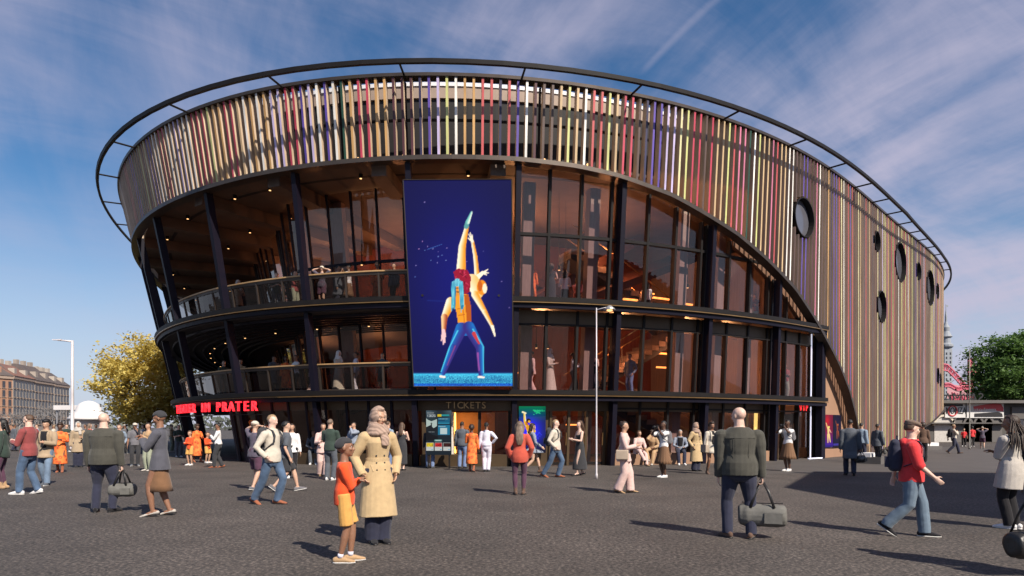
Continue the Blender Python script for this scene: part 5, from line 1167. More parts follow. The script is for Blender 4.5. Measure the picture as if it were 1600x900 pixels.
        link(name, skin_mesh(q, name, vox or max(voxel*.8, .0075), m_ or hm, 1), T_)
    def longdrop(L, wd, dp=.13, side=True):
        def g(q):
            b = hp(0, .30, .12); q.tube([b, hp(0, .40, -.25), neck0+vec(0, .075*h, -.01*h), neck0+vec(0, .080*h, -L*h*.55), neck0+vec(0, .078*h, -L*h)], [(.30*hh, .16*hh), (wd*hh, .15*hh), (wd*hh*1.05, dp*hh), (wd*hh*1.05, dp*hh), (wd*hh*.7, dp*.5*hh)], 12, X, round_caps=True)
            if side:
                for s in (1, -1): q.tube([hp(s*.30, .10, .15), hp(s*.36, .12, -.25), hp(s*.36, .16, -.62)], [(.09*hh, .2*hh), (.08*hh, .18*hh), (.05*hh, .14*hh)], 8, round_caps=True)
        return g
    if hair == 'short': shell(.10, .55, .2, .30, .02)
    elif hair == 'crop': shell(.035, .58, .2, .28, .006)
    elif hair == 'buzz': shell(.022, .60, .2, .2, .0)
    elif hair == 'long': shell(.12, .60, .2, .5, .02, extra_=longdrop(.09, .36))
    elif hair == 'longer': shell(.12, .60, .2, .5, .02, extra_=longdrop(.14, .40))
    elif hair == 'curly': shell(.42, .50, .2, .55, .09)
    elif hair == 'afro': shell(.55, .55, .2, .5, .05)
    elif hair == 'bun': shell(.08, .58, .2, .35, .02, extra_=lambda q: q.ell(hp(0, .38, .32), (.17*hh, .17*hh, .17*hh), 10, 8))
    elif hair == 'pony': shell(.08, .58, .2, .35, .015, extra_=lambda q: q.tube([hp(0, .42, .22), hp(0, .60, .12), hp(0, .60, -.35), hp(0, .50, -.85)], [.09*hh, .11*hh, .10*hh, .04*hh], 8, round_caps=True))
    elif hair == 'bob': shell(.20, .52, .2, .95, .04, extra_=longdrop(.01, .40, .16))
    elif hair == 'dreads':
        shell(.14, .60, .2, .5, .03)
        for j in range(34):
            a = math.pi*(j/33-.0); r0 = rs.random(); c0 = hp(.34*math.cos(a), .10+.34*math.sin(a)*(.6+.4*r0), .28-.5*r0); end = neck0+vec(.13*h*math.cos(a)*(.7+.5*rs.random()), .05*h+.10*h*math.sin(a)*(.6+.6*rs.random()), -(.06+.10*rs.random())*h); mid = c0*.5+end*.5+vec(.03*h*math.cos(a), .035*h*math.sin(a), .01*h)
            MB().tube([c0, mid, end*.75+mid*.25, end], [.034*hh, .04*hh, .04*hh, .022*hh], 7, round_caps=True).build('dreadlock', hm, T_, True)
    elif hair == 'fringe': shell(.04, .70, .2, .1, 0)
    elif hair == 'beanie': shell(.13, .30, .2, .16, .004, 'beanie'); 
    elif hair == 'capball':
        shell(.05, .45, .2, .3, .01); 
    elif hair == 'beret':
        shell(.06, .40, .2, .42, .02, m_=HAIRM['brown']); q = MB(); q.ell(hp(0, -.01, .36), (.42*hh, .52*hh, .20*hh), 18, 10, Rh@np.array([[1, 0, 0], [0, math.cos(.16), -math.sin(.16)], [0, math.sin(.16), math.cos(.16)]])); q.ell(hp(0, .08, .30), (.38*hh, .44*hh, .22*hh), 16, 10, rot)
        cp_ = link('flat_cap', skin_mesh(q, 'cap', .008, cloth('capbrown', 'plain'), 2), T_); MB().ell(hp(0, -.46, .20), (.27*hh, .20*hh, .035*hh), 16, 8, Rh@np.array([[1, 0, 0], [0, math.cos(.25), -math.sin(.25)], [0, math.sin(.25), math.cos(.25)]])).build('peak', cloth('capbrown'), cp_, True)
    elif hair == 'scarf':
        m_ = cloth(hairc, 'stripe') if near else cloth(hairc); q = MB()
        def fs_(d):
            face = max(0, -d[1])*1.0; op = (-d[1] > .35) and abs(d[0]) < .62 and -1.0 < d[2] < .66; return .70 if op else 1.12+.03*math.sin(8*d[2]+5*d[0])
        q.ell(hp(0, .02, .02), (.40*hh, .48*hh, .56*hh), 30, 22, rot, fn=fs_)
        q.ell(hp(0, .02, -.42), (.33*hh, .36*hh, .26*hh), 16, 10, rot); q.ell(hp(0, .16, -.42), (.44*hh, .40*hh, .46*hh), 16, 10, rot)
        for j, (rr, dz) in enumerate(((.054, .026), (.058, .012), (.066, -.004), (.072, -.022))):
            cpts = [neck0+sp*(dz+.018)*h+vec(rr*h*math.cos(a), rr*h*.95*math.sin(a)-.006*h, .008*h*math.sin(a*2+j)) for a in [2*math.pi*k/16 for k in range(17)]]; q.tube(cpts, [.019*h]*17, 8)
        q.tube([neck0+vec(.02*h, -.065*h, 0), ringc(.24, .085)+vec(.03*h, 0, 0), ringc(.19, .09)+vec(.028*h, 0, 0)], [(.03*h, .012*h), (.035*h, .014*h), (.028*h, .010*h)], 10, X)
        link('headscarf', skin_mesh(q, 'scarf', max(voxel*.9, .009), m_, 3, (.0035, 30, 1.0), seed), T_)
    if hair in ('capball',):
        q = MB(); q.ell(hp(0, .03, .22), (.38*hh, .46*hh, .32*hh), 16, 10, rot); c_ = link('cap', skin_mesh(q, 'cap', .01, cloth('cream'), 1), T_); MB().ell(hp(0, -.48, .20), (.26*hh, .2*hh, .03*hh), 12, 6, rot).build('peak', cloth('grey'), c_, True)
    if hair == 'bald' and near: pass
    T_['_h'] = h; return dict(root=T_, wr=[w_.copy() for w_ in wri], hd=hdir, h=h, sh=sh, ring=ringc, neck=neck0, hip=P)
def world(pd, p):
    r = pd['root']; a = r.rotation_euler.z; return (r.location.x+p[0]*math.cos(a)-p[1]*math.sin(a), r.location.y+p[0]*math.sin(a)+p[1]*math.cos(a), r.location.z+p[2])
def at(px, py, ty=None):
    x, y = ground(px, py); return (x, y), (EYE+(HOR-ty)*y/FPX if ty else None)
# things people carry
def duffel(label, pd, i, m, sx=.50, sy=.24, sz=.26, drop=.30, rz=0, cat='bag', name='duffel_bag'):
    k = pd['wr'][i]+pd['hd'][i]*.055*pd['h']; p = world(pd, k); t = thing(name, label, cat, (p[0], p[1], p[2]-drop-sz), R(rz)); q = MB()
    q.sweep([[(x*sx*.5, sy*.5*f*math.cos(a), sz*.5+sz*.5*f*math.sin(a)*(1 if math.sin(a) < 0 else .9)) for a in [2*math.pi*j/16 for j in range(16)]] for x, f in ((-1.0, .62), (-.92, .86), (-.6, 1.0), (0, .96), (.6, 1.0), (.92, .86), (1.0, .62))]); me = skin_mesh(q, 'bag_body', .012, m, 2, (.010, 18, 1.0), 4); b = link('bag_body', me, t)
    for s in (1, -1): MB().tube([(-sx*.24, s*sy*.38, sz*.80), (-sx*.13, s*.05, sz+drop*.55), (-.02, s*.012, sz+drop), (.02, s*.012, sz+drop), (sx*.13, s*.05, sz+drop*.55), (sx*.24, s*sy*.38, sz*.80)], [(.018, .006)]*6, 8, (1, 0, 0)).build('handle', M_leather, t, True)
    MB().box((sx*.22, -sy*.47, sz*.42), (sx*.36, .03, sz*.42)).build('pocket', m, t); MB().tube([(-sx*.42, 0, sz*.97), (0, 0, sz*.95), (sx*.42, 0, sz*.97)], [.007]*3, 5).build('zip', M_leather, t); return t
def rucksack(label, pd, m, s=1.0):
    h = pd['h']; r = pd['root']; t = thing('backpack', label, 'backpack', tuple(r.location), r.rotation_euler.z); c = pd['ring'](.17); q = MB()
    q.sweep([[(s*wx*math.cos(a)*.16, c[1]+.19+s*dy*.10*math.sin(a), c[2]+z*s) for a in [2*math.pi*j/16 for j in range(16)]] for z, wx, dy in ((-.24, .75, .7), (-.20, .95, 1.0), (-.05, 1.0, 1.15), (.10, .95, 1.0), (.20, .8, .75), (.25, .45, .4))]); b = link('bag_body', skin_mesh(q, 'backpack', .013, m, 2, (.008, 20, 1), 9), t)
    MB().box((0, c[1]+.19+.115*s, c[2]-.10*s), (.20*s, .05, .16*s)).build('pocket', m, t); MB().tube([(-.04, c[1]+.17, c[2]+.25*s), (0, c[1]+.17, c[2]+.30*s), (.04, c[1]+.17, c[2]+.25*s)], [.01]*3, 6).build('handle', m, t)
    kk = h/1.75; sz_ = pd['sh'][0][2]
    for sg_ in (1, -1): MB().tube([(sg_*.08, c[1]+.10, c[2]+.17*s), (sg_*.085*kk, .065*kk, sz_+.07*kk), (sg_*.088*kk, .0, sz_+.098*kk), (sg_*.092*kk, -.095*kk, sz_+.065*kk), (sg_*.098*kk, -.152*kk, sz_-.03*kk), (sg_*.115*kk, -.150*kk, c[2]), (sg_*.172*kk, -.03, c[2]-.10*s), (sg_*.14, c[1]+.10, c[2]-.16*s)], [(.024, .008)]*8, 8, (1, 0, 0)).build('shoulder_strap', m, t, True)
    return t
def camera_prop(label, pd):
    p = world(pd, (pd['wr'][0]+pd['wr'][1])/2+np.array((0, -.03, .05))); t = thing('photo_camera', label, 'camera', p, pd['root'].rotation_euler.z); MB().box((0, 0, 0), (.13, .06, .09)).build('camera_body', M_leather, t); MB().tube([(0, -.03, 0), (0, -.12, 0)], [.035, .038], 10).build('lens', M_leather, t); return t
def phone_prop(label, pd, i):
    p = world(pd, pd['wr'][i]+pd['hd'][i]*.06*pd['h']+np.array((0, -.01, .03))); t = thing('mobile_phone', label, 'phone', p, pd['root'].rotation_euler.z); MB().box((0, 0, 0), (.07, .012, .14)).build('case', M_leather, t); MB().box((0, .008, 0), (.062, .003, .128)).build('display', M_port, t); return t
def shoulder_bag(label, pd, side, m, sz=(.28, .12, .22), drop=.52):
    r = pd['root']; s = pd['sh'][0 if side > 0 else 1]; t = thing('shoulder_bag', label, 'bag', tuple(r.location), r.rotation_euler.z); x = s[0]+side*.075; y = s[1]+.02; z = s[2]-drop; q = MB(); q.sweep([[(x+side*dx*sz[1]*.5, y+sz[0]*.5*k, z+dz*sz[2]) for dx, dz in ((-1, 0), (1, 0), (.8, 1), (-.8, 1))] for k in (-1, -.9, 0, .9, 1)]); link('bag_body', skin_mesh(q, 'bag', .012, m, 3), t)
    MB().tube([(x, y-sz[0]*.4, z+sz[2]*.9), (s[0]*.9, s[1]-.03, s[2]+.075), (x, y+sz[0]*.4, z+sz[2]*.9)], [(.012, .005)]*3, 6, (1, 0, 0)).build('strap', m, t); return t
# ------------------------------------------------------------------ the crowd: (feet x, feet y, head-top y) of the photograph give place and size
def put(label, fx_, fy_, ty, rz, **k):
    (x, y), h = at(fx_, fy_, ty); k.setdefault('h', h); return person(label, (x, y), rz, **k)
N = {}
# nearest figures
N['trench'] = put('woman in a long beige trench coat and striped headscarf standing beside the boy in orange', 590, 848, 636, 30, h=1.75, sex='f', lod=0, skin='b', hair='scarf', hairc='scarf', top=('coat', 'trench', None, .20, 1.28), bottom=('wide', 'navy'), arms=('pocket', 'pocket'), legs=NARROW, yaw=24, shoes=('black', 'shoe'), extra=(('belt', 'trench', .09), ('buttons', 2), ('pocket',)), seed=2)
N['boy'] = put('boy in a bright orange sweater and ochre shorts with a grey knit cap, facing right', 538, 878, 684, 100, sex='c', lod=0, skin='c', hair='beanie', hairc='dkgrey', top=('sweater', 'orange'), bottom=('shorts', 'ochre'), arms=('cross', 'cross'), legs=((.04, -.045, .045, 8, 0), (-.04, .03, .045, -8, 0)), shoes=('tan', 'trainer'), nod=-4, extra=(('belt', 'lavend', -.055),), seed=3)
N['man'] = put('heavy bald man in olive jacket seen from behind, largest figure right of centre', 1155, 840, 636, 168, lod=0, skin='p', w=1.24, belly=1.12, hair='bald', hairc='grey', top=('jacket', 'olive'), bottom=('trousers', 'navy'), legs=((.085, 0, .045, 25, 0), (-.085, .02, .045, -22, 0)), arms=('hang', 'bag'), yaw=38, shoes=('brown', 'shoe'), extra=(('backseam',),), seed=4)
duffel('large dark holdall hanging from the hand of the bald man right of centre', N['man'], 1, M_greybag, .62, .30, .34, .26, -20)
N['hood'] = put('boy in a red hooded top and brown flat cap walking to the right', 1424, 838, 668, 62, h=1.60, lod=0, skin='p', hair='beret', hairc='brown', top=('hoodie', 'redhood'), bottom=('loose', 'greyblue'), legs=((.045, -.10, .045, 8, 0), (-.045, .19, .10, -6, -35)), arms=('walkb', 'walkf'), yaw=22, shoes=('black', 'trainer'), extra=(('drawcord',), ('frontpocket',)), w=1.06, seed=5)
rucksack('dark blue backpack on the boy in the red hooded top', N['hood'], cloth('navy'), .9)
N['blazer'] = put('woman in grey blazer, brown skirt and grey knit cap looking down at her hands', 250, 806, 634, -80, h=1.78, sex='f', lod=0, skin='c', hair='beanie', hairc='dkgrey', top=('blazer', 'blazer'), bottom=('skirt', 'brownskirt', 'plain', .235, .98), arms=('phone', 'phone'), legs=((.045, -.05, .052, 6, -10), (-.045, .07, .052, -6, -10)), nod=16, shoes=('oat', 'heel'), inner=('black', .12, .02), seed=6)
phone_prop('phone held by the woman in the grey blazer', N['blazer'], 0)
N['bald'] = put('heavy bald man in olive jacket with grey holdall, left of the blazer woman', 162, 800, 645, 188, lod=0, skin='p', w=1.26, belly=1.12, hair='bald', hairc='grey', top=('jacket', 'olive'), bottom=('trousers', 'navy'), legs=((.075, 0, .045, 18, 0), (-.085, .01, .045, -18, 0)), arms=('hang', 'bag'), yaw=-8, shoes=('black', 'shoe'), extra=(('backseam',),), seed=7)
duffel('grey canvas holdall in the hand of the bald man at the left', N['bald'], 1, M_greybag, .44, .24, .26, .22, 5)
N['dread'] = put('woman with long dark dreadlocks and pale smock at the right edge', 1580, 826, 656, 205, h=1.68, sex='f', lod=0, skin='c', w=1.1, hair='dreads', hairc='dbrown', top=('coat', 'oat', None, .36, 1.15, .62), bottom=('trousers', 'black'), arms=('cross', 'cross'), legs=NARROW, yaw=20, shoes=('white', 'trainer'), seed=8)
N['maroon'] = put('man in maroon sweater and blue jeans in profile at the left edge', 45, 772, 646, -88, h=1.80, lod=0, skin='p', hair='crop', hairc='brown', top=('sweater', 'maroon'), bottom=('trousers', 'jeans'), arms=('bent', 'bent'), legs=STEP, nod=10, shoes=('white', 'trainer'), seed=9)
# middle distance, built once
def mid(key, *a, **k): N[key] = put(*a, **k); return N[key]
mid('camel', 'person with bushy black hair in an open camel coat over black', 72, 758, 653, 10, h=1.70, skin='b', hair='curly', hairc='black', top=('coat', 'camel', None, .42, 1.05), inner=('black', -.03, .042), bottom=('trousers', 'ljeans'), legs=STEP, arms=('bent', 'hang'), nod=12, shoes=('slate', 'trainer'), seed=11)
mid('floral', 'woman in an orange flowered dress behind the man in the camel coat', 94, 738, 661, 25, sex='f', skin='d', hair='curly', hairc='dbrown', top=('dress', 'orange', 'floral', .17, 1.2), legs=STEP, arms=('bent', 'hang'), shoes=('rust', 'boot'), seed=12)
mid('sweatman', 'man with dark backpack, cream sweater and jeans walking right, left of the boy in orange', 425, 788, 648, 70, h=1.80, skin='p', hair='crop', hairc='blond', top=('sweater', 'cream'), bottom=('trousers', 'jeans'), legs=((.045, -.03, .045, 6, 0), (-.045, .20, .06, -8, -18)), arms=('walkb', 'pocket'), yaw=8, shoes=('rust', 'shoe'), w=.97, seed=13)
rucksack('large dark backpack on the man in the cream sweater, left of the boy', N['sweatman'], cloth('dkgrey'), 1.15)
mid('handsup', 'person in a grey cap and purple grey shirt with both hands raised to the head', 398, 766, 660, 155, h=1.66, sex='f', skin='a', hair='capball', hairc='ash', top=('tee', 'purplegrey'), bottom=('shorts', 'plum'), legs=STEP, arms=('head', 'head'), shoes=('grey', 'trainer'), seed=14)
mid('coral', 'girl with long hair in coral jacket and purple leggings, seen from behind', 812, 773, 657, 178, h=1.64, sex='f', skin='p', hair='longer', hairc='ash', top=('jacket', 'coral', None, .45, 1.0), bottom=('leggings', 'plum'), legs=((.055, .02, .045, 15, 0), (-.05, -.02, .045, -12, 0)), arms=('pocket', 'pocket'), shoes=('brown', 'boot'), seed=15)
mid('whitesuit', 'woman in a white trouser suit with dark ponytail at the ticket window', 760, 737, 663, 175, h=1.68, sex='f', skin='c', hair='pony', hairc='black', top=('shirt', 'lavend'), bottom=('trousers', 'lavend'), arms=('hang', 'hip'), legs=NARROW, shoes=('black', 'shoe'), seed=16)
mid('slim', 'woman in a long black strap dress talking to the man with a backpack', 906, 743, 656, -70, h=1.72, sex='f', skin='p', hair='long', hairc='brown', top=('strap', 'dkgrey', None, .11, 1.12), legs=STEP, arms=('bent', 'bent'), shoes=('black', 'heel'), seed=17)
mid('pinksuit', 'woman in a pale pink suit with flared trousers and cream handbag', 975, 770, 661, 75, h=1.65, sex='f', skin='b', hair='bun', hairc='dbrown', top=('blazer', 'pink'), bottom=('wide', 'pink'), legs=STEP, arms=('hang', 'bent'), shoes=('tan', 'heel'), seed=18)
shoulder_bag('cream handbag of the woman in the pale pink suit', N['pinksuit'], -1, M_tanbag)
mid('photo', 'woman in a brown pleated skirt photographing, in front of the seated group', 1037, 746, 655, -62, h=1.70, sex='f', skin='d', hair='short', hairc='black', top=('tee', 'white'), bottom=('pleated', 'brownskirt', 'stripe', .24, 1.75), arms=('camera', 'camera'), legs=NARROW, shoes=('white', 'trainer'), seed=19)
camera_prop('camera raised by the woman in front of the seated group', N['photo']); rucksack('grey backpack on the woman photographing near the seated group', N['photo'], cloth('grey'), .8)
mid('whitejk', 'woman with bushy hair in a short white jacket and bare legs, carrying a beige bag', 1112, 741, 660, 12, h=1.68, sex='f', skin='c', hair='curly', hairc='dbrown', top=('blazer', 'cream', None, .40, 1.0), inner=('black', .05, .03), legs=STEP, arms=('bent', 'hang'), shoes=('brown', 'boot'), seed=20)
shoulder_bag('square beige bag of the woman in the short white jacket', N['whitejk'], -1, M_tanbag, (.34, .12, .26), .62)
mid('coatman', 'man in a long dark overcoat walking by the foot of the arch', 1328, 743, 658, 160, h=1.76, skin='c', hair='crop', hairc='black', top=('coat', 'slate', None, .30, 1.05), bottom=('trousers', 'navy'), legs=STEP, arms=('hang', 'bag'), w=1.08, shoes=('black', 'shoe'), seed=21)
duffel('black holdall of the man in the dark overcoat', N['coatman'], 1, M_leather, .42, .22, .24, .10, 30)
mid('greysuit', 'person in a dark grey suit carrying a small grey handbag along the louvers', 1371, 725, 659, 120, h=1.66, sex='f', skin='c', hair='crop', hairc='black', top=('blazer', 'slate'), bottom=('trousers', 'dkgrey'), legs=STEP, arms=('hang', 'bag'), shoes=('oat', 'heel'), seed=22)
duffel('small grey handbag of the person in the dark suit by the louvers', N['greysuit'], 1, M_greybag, .26, .12, .20, .10, 60, name='handbag')
mid('darktee', 'man in a dark green shirt and grey trousers, back turned, behind the boy in orange', 516, 750, 657, 170, h=1.74, skin='a', hair='short', hairc='ash', top=('tee', 'green'), bottom=('trousers', 'slate'), arms=('bent', 'bent'), shoes=('white', 'trainer'), seed=23)
mid('sitpink', 'woman in a pink suit sitting with crossed legs on the low wall', 997, 727.5, 676, 20, h=1.66, sex='f', skin='b', hair='bun', hairc='brown', top=('blazer', 'pink'), bottom=('trousers', 'pink'), legs=SITX, arms=('lap', 'lap'), seat=.46, lean=8, shoes=('tan', 'heel'), seed=24)
mid('sitvest', 'man in a black waistcoat and pale shirt sitting on the low wall', 1062, 725.5, 680, -5, h=1.72, skin='b', hair='short', hairc='grey', top=('shirt', 'bluegrey'), inner=('black', -.0, .055), bottom=('trousers', 'navy'), legs=SIT, arms=('lap', 'lap'), seat=.46, lean=12, shoes=('white', 'trainer'), seed=25)
mid('whiteblouse', 'woman in a white blouse and black trousers standing in the shade behind the backpack man', 456, 747, 668, 15, h=1.62, sex='f', skin='b', hair='long', hairc='dbrown', top=('shirt', 'white', None, .47, 1.0), bottom=('trousers', 'black'), legs=STEP, arms=('hang', 'bent'), shoes=('white', 'trainer'), seed=26)
mid('dressboots', 'woman in a short grey blue dress striding right past the poster', 832, 739, 661, 100, h=1.66, sex='f', skin='a', hair='bob', hairc='dbrown', top=('dress', 'bluegrey', 'stripe', .40, 1.1), legs=WALK, arms=('walkb', 'walkf'), shoes=('brown', 'boot'), seed=27)
mid('slimback', 'woman in long dark strap dress, back turned, just right of the trench coat', 628, 735, 660, 172, h=1.68, sex='f', skin='p', hair='long', hairc='brown', top=('strap', 'dkgrey', None, .13, 1.05), legs=NARROW, arms=('bent', 'bent'), shoes=('black', 'heel'), seed=28)
mid('mcasual', 'man in a light blue shirt standing behind the woman in the trench coat', 606, 731, 658, 150, h=1.74, skin='a', hair='short', hairc='brown', top=('shirt', 'denim'), bottom=('trousers', 'blue'), legs=STAND, arms=('pocket', 'pocket'), shoes=('navy', 'shoe'), seed=29)
mid('redtop', 'person in a red top and grey trousers in the upper window by the corner pier', 1228, 745, 655, 5, h=1.68, sex='m', skin='b', hair='short', hairc='black', top=('tee', 'maroon', None, None, 1.0, .6), bottom=('trousers', 'sage'), legs=STAND, arms=('cross', 'cross'), shoes=('white', 'trainer'), seed=30)
mid('gown', 'woman in a long cream gown and veil inside the lower gallery', 860, 745, 655, 100, h=1.74, sex='f', skin='b', hair='scarf', hairc='white', top=('dress', 'cream', None, .03, 1.7), legs=NARROW, arms=('hang', 'bent'), shoes=('white', 'shoe'), seed=31)
mid('vestwhite', 'person in white shirt and black skirt', 880, 745, 655, 170, h=1.70, sex='f', skin='c', hair='bob', hairc='black', top=('shirt', 'white'), bottom=('skirt', 'black', 'plain', .3, 1.05), legs=NARROW, arms=('bent', 'bent'), shoes=('black', 'shoe'), seed=32)
mid('walkpack', 'man in pale shirt walking right, far right before the long low hall', 1490, 709, 663, 70, h=1.72, lod=2, skin='c', hair='crop', hairc='blond', top=('shirt', 'cream'), bottom=('trousers', 'navy'), legs=WALK, arms=('walkb', 'strap'), shoes=('brown', 'shoe'), seed=33)
rucksack('dark backpack of the man walking before the long low hall', N['walkpack'], cloth('black'), 1.0)
# ---- further people of the plaza
mid('edge', 'person in a dark green jacket and plum leggings cut by the left picture edge', 4, 764, 655, -70, h=1.70, sex='f', skin='a', hair='bob', hairc='black', top=('jacket', 'green', None, .47, 1.05), bottom=('leggings', 'plum'), shoes=('tan', 'boot'), seed=41)
mid('blackbag', 'woman in a beige coat and headscarf with a black shoulder bag, behind the flowered dress', 122, 730, 659, 40, h=1.70, sex='f', skin='b', hair='scarf', hairc='oat', top=('coat', 'camel', None, .33, 1.2), bottom=('wide', 'navy'), arms=('bent', 'hang'), legs=NARROW, shoes=('black', 'shoe'), seed=42)
shoulder_bag('black bag on the shoulder of the woman in a beige coat and headscarf', N['blackbag'], 1, M_leather, (.34, .14, .20), .55)
mid('greytee', 'man in grey shirt and dark cap, hand to face, left of the blazer woman', 211, 728, 665, 30, h=1.68, skin='c', hair='capball', hairc='black', top=('tee', 'grey'), bottom=('trousers', 'dkgrey'), arms=('face', 'hang'), shoes=('slate', 'trainer'), seed=43)
mid('sage', 'woman in pale green trousers and tan top beside the blazer woman', 232, 736, 664, -20, h=1.66, sex='f', skin='b', hair='bun', hairc='dbrown', top=('shirt', 'tan'), bottom=('trousers', 'sage'), arms=('phone', 'bent'), shoes=('oat', 'shoe'), seed=44)
def dup(key, label, px, py, ty, rz, **k):
    (x, y), h = at(px, py, ty); b = N[key]; c = clone(b['root'], label, (x, y, 0), R(rz)); s = h/b['h']; s = min(1.06, max(.94, s)); c.scale = (s, s, s); return c
dup('floral', 'woman in an orange flowered dress under the red letters, behind two children', 308, 722, 663, 60)
dup('floral', 'woman in an orange flowered dress seen from behind at the ticket window', 737, 737, 664, 175)
mid('kid', 'child in an orange sweater facing the viewer under the red letters', 297, 727, 673, -15, sex='c', h=1.38, lod=1, skin='b', hair='short', hairc='brown', top=('sweater', 'orange'), bottom=('shorts', 'ochre'), arms=('cross', 'bent'), shoes=('white', 'trainer'), seed=45)
dup('kid', 'child in an orange sweater turned right towards the woman in a white shirt', 324, 723.5, 675, 75)
mid('wshirt', 'woman in a white shirt and black trousers standing under the end of the red letters', 341, 731, 665, -70, h=1.66, sex='f', skin='c', hair='bun', hairc='black', top=('shirt', 'white'), bottom=('trousers', 'dkgrey'), arms=('phone', 'bent'), legs=STEP, shoes=('rust', 'shoe'), seed=46)
dup('darktee', 'man in a dark green shirt between the leaning columns at the left', 279, 714, 664, 40)
dup('mcasual', 'man in a light blue shirt among the crowd left of the yellow tree trunk', 186, 724, 664, 20)
mid('shorts', 'person in dark shorts half hidden behind the backpack man in the cream sweater', 447, 768, 658, 120, h=1.68, skin='a', hair='short', hairc='black', top=('tee', 'slate'), bottom=('shorts', 'dkgrey'), legs=WALK, shoes=('grey', 'trainer'), seed=47)
dup('pinksuit', 'woman in a pink suit behind the man in the dark green shirt', 505, 744, 661, 20)
mid('sitwhite', 'man in dark clothes sitting on the low wall left of the dark green shirt', 490, 725, 681, 15, h=1.72, skin='b', hair='short', hairc='black', top=('shirt', 'slate'), bottom=('trousers', 'slate'), legs=SIT, arms=('lap', 'lap'), seat=.44, lean=10, shoes=('white', 'trainer'), seed=48)
mid('facehand', 'man in pale blue shirt, hand to face, between boy and trench coat', 553, 731, 659, -30, h=1.70, skin='b', hair='short', hairc='dbrown', top=('shirt', 'bluegrey'), bottom=('trousers', 'black'), arms=('face', 'bent'), shoes=('black', 'shoe'), seed=49)
dup('sitwhite', 'man in dark clothes sitting on the low wall right of the trench coat', 617, 727, 682, -20)
mid('behind', 'person in blue jeans standing behind the digital board, only legs showing', 672, 731.5, 664, 178, h=1.60, skin='b', hair='short', hairc='black', top=('shirt', 'dkgrey'), bottom=('trousers', 'blue'), shoes=('slate', 'shoe'), seed=50)
dup('mcasual', 'man in a light blue shirt reading the digital board from the left', 648, 734, 661, 120) if False else None
mid('darkman', 'man in a dark coat beside the flowered dress at the ticket window', 722, 732, 660, 165, h=1.72, skin='c', hair='crop', hairc='black', top=('jacket', 'slate'), bottom=('trousers', 'blue'), shoes=('black', 'shoe'), seed=51)
dup('sweatman', 'man with a dark backpack and cream sweater facing the woman in the long black dress', 868, 746, 653, 66)
dup('handsup', 'person in purple grey with raised hands, dimly seen inside the entrance doors', 884, 716, 668, 20) if False else None
dup('trench', 'woman in a trench coat and headscarf standing before the low wall, right of the photographer', 1087, 736, 661, 30)
mid('sitbrown', 'person in brown clothes sitting on the low wall beside the pink suit', 1020, 726, 678, -25, h=1.68, sex='f', skin='c', hair='curly', hairc='dbrown', top=('jacket', 'tan'), bottom=('trousers', 'tan'), legs=SITX, arms=('lap', 'face'), seat=.46, lean=14, shoes=('oat', 'shoe'), seed=52)
p2 = dup('photo', 'woman in a brown pleated skirt photographing at the VIP entrance', 1231, 736, 656, -60)
def prop_copy(src, ref, dst, label):
    """puts a copy of a carried thing in the same place relative to the copied person"""
    a, b = ref.rotation_euler.z, dst.rotation_euler.z; d = src.location-ref.location; s = dst.scale[0]; m = Matrix.Rotation(b-a, 3, 'Z'); o = clone(src, label, tuple(Vector(dst.location)+m@Vector(d)*s), src.rotation_euler.z+b-a); o.scale = (s, s, s); return o
byl = {o['label']: o for o in bpy.data.objects if 'label' in o}
prop_copy(byl['camera raised by the woman in front of the seated group'], N['photo']['root'], p2, 'camera raised by the woman at the VIP entrance'); prop_copy(byl['grey backpack on the woman photographing near the seated group'], N['photo']['root'], p2, 'grey backpack on the woman photographing at the VIP entrance')
prop_copy(byl['large dark backpack on the man in the cream sweater, left of the boy'], N['sweatman']['root'], byl['man with a dark backpack and cream sweater facing the woman in the long black dress'], 'dark backpack of the man facing the woman in the long black dress')
mid('denimjk', 'person in a pale denim jacket half hidden behind the man in the dark overcoat', 1346, 722, 660, 120, h=1.70, skin='b', hair='short', hairc='black', top=('jacket', 'denim'), bottom=('trousers', 'navy'), shoes=('white', 'trainer'), seed=53)
mid('redkid', 'child in a red top standing by the pale arch of the low hall', 1506, 697.5, 671, -30, h=1.45, lod=2, sex='c', skin='b', hair='short', hairc='black', top=('tee', 'redhood'), bottom=('trousers', 'black'), shoes=('white', 'trainer'), seed=54)
mid('redbag', 'person in a red top left of the figure in dark shorts, before the hall arches', 1519, 698, 668, 170, h=1.60, lod=2, sex='f', skin='c', hair='curly', hairc='black', top=('tee', 'redhood'), bottom=('trousers', 'black'), shoes=('white', 'trainer'), seed=55)
dup('handsup', 'person in grey shirt and dark shorts with raised arms before the hall arches', 1535, 701, 667, 150)
mid('behindhood', 'person with bushy dark hair behind the boy in the flat cap', 1442, 722, 657, 160, h=1.70, sex='f', skin='c', hair='afro', hairc='dbrown', top=('jacket', 'brown'), bottom=('trousers', 'black'), shoes=('black', 'shoe'), seed=56)
mid('edger', 'dark haired person behind the woman with dreadlocks at the right edge', 1612, 770, 656, 150, h=1.70, sex='f', skin='c', hair='bob', hairc='black', top=('coat', 'black', None, .4, 1.1), bottom=('trousers', 'black'), shoes=('black', 'shoe'), seed=57)
mid('bagowner', 'person in a dark jacket outside the right picture edge holding a black bag', 1662, 905, 640, 170, h=1.76, lod=1, skin='b', hair='short', hairc='black', top=('jacket', 'slate'), bottom=('trousers', 'navy'), arms=('bag', 'hang'), legs=STAND, shoes=('black', 'shoe'), seed=58)
duffel('black leather holdall cut by the lower right picture corner', N['bagowner'], 0, M_leather, .40, .26, .30, .26, 10)
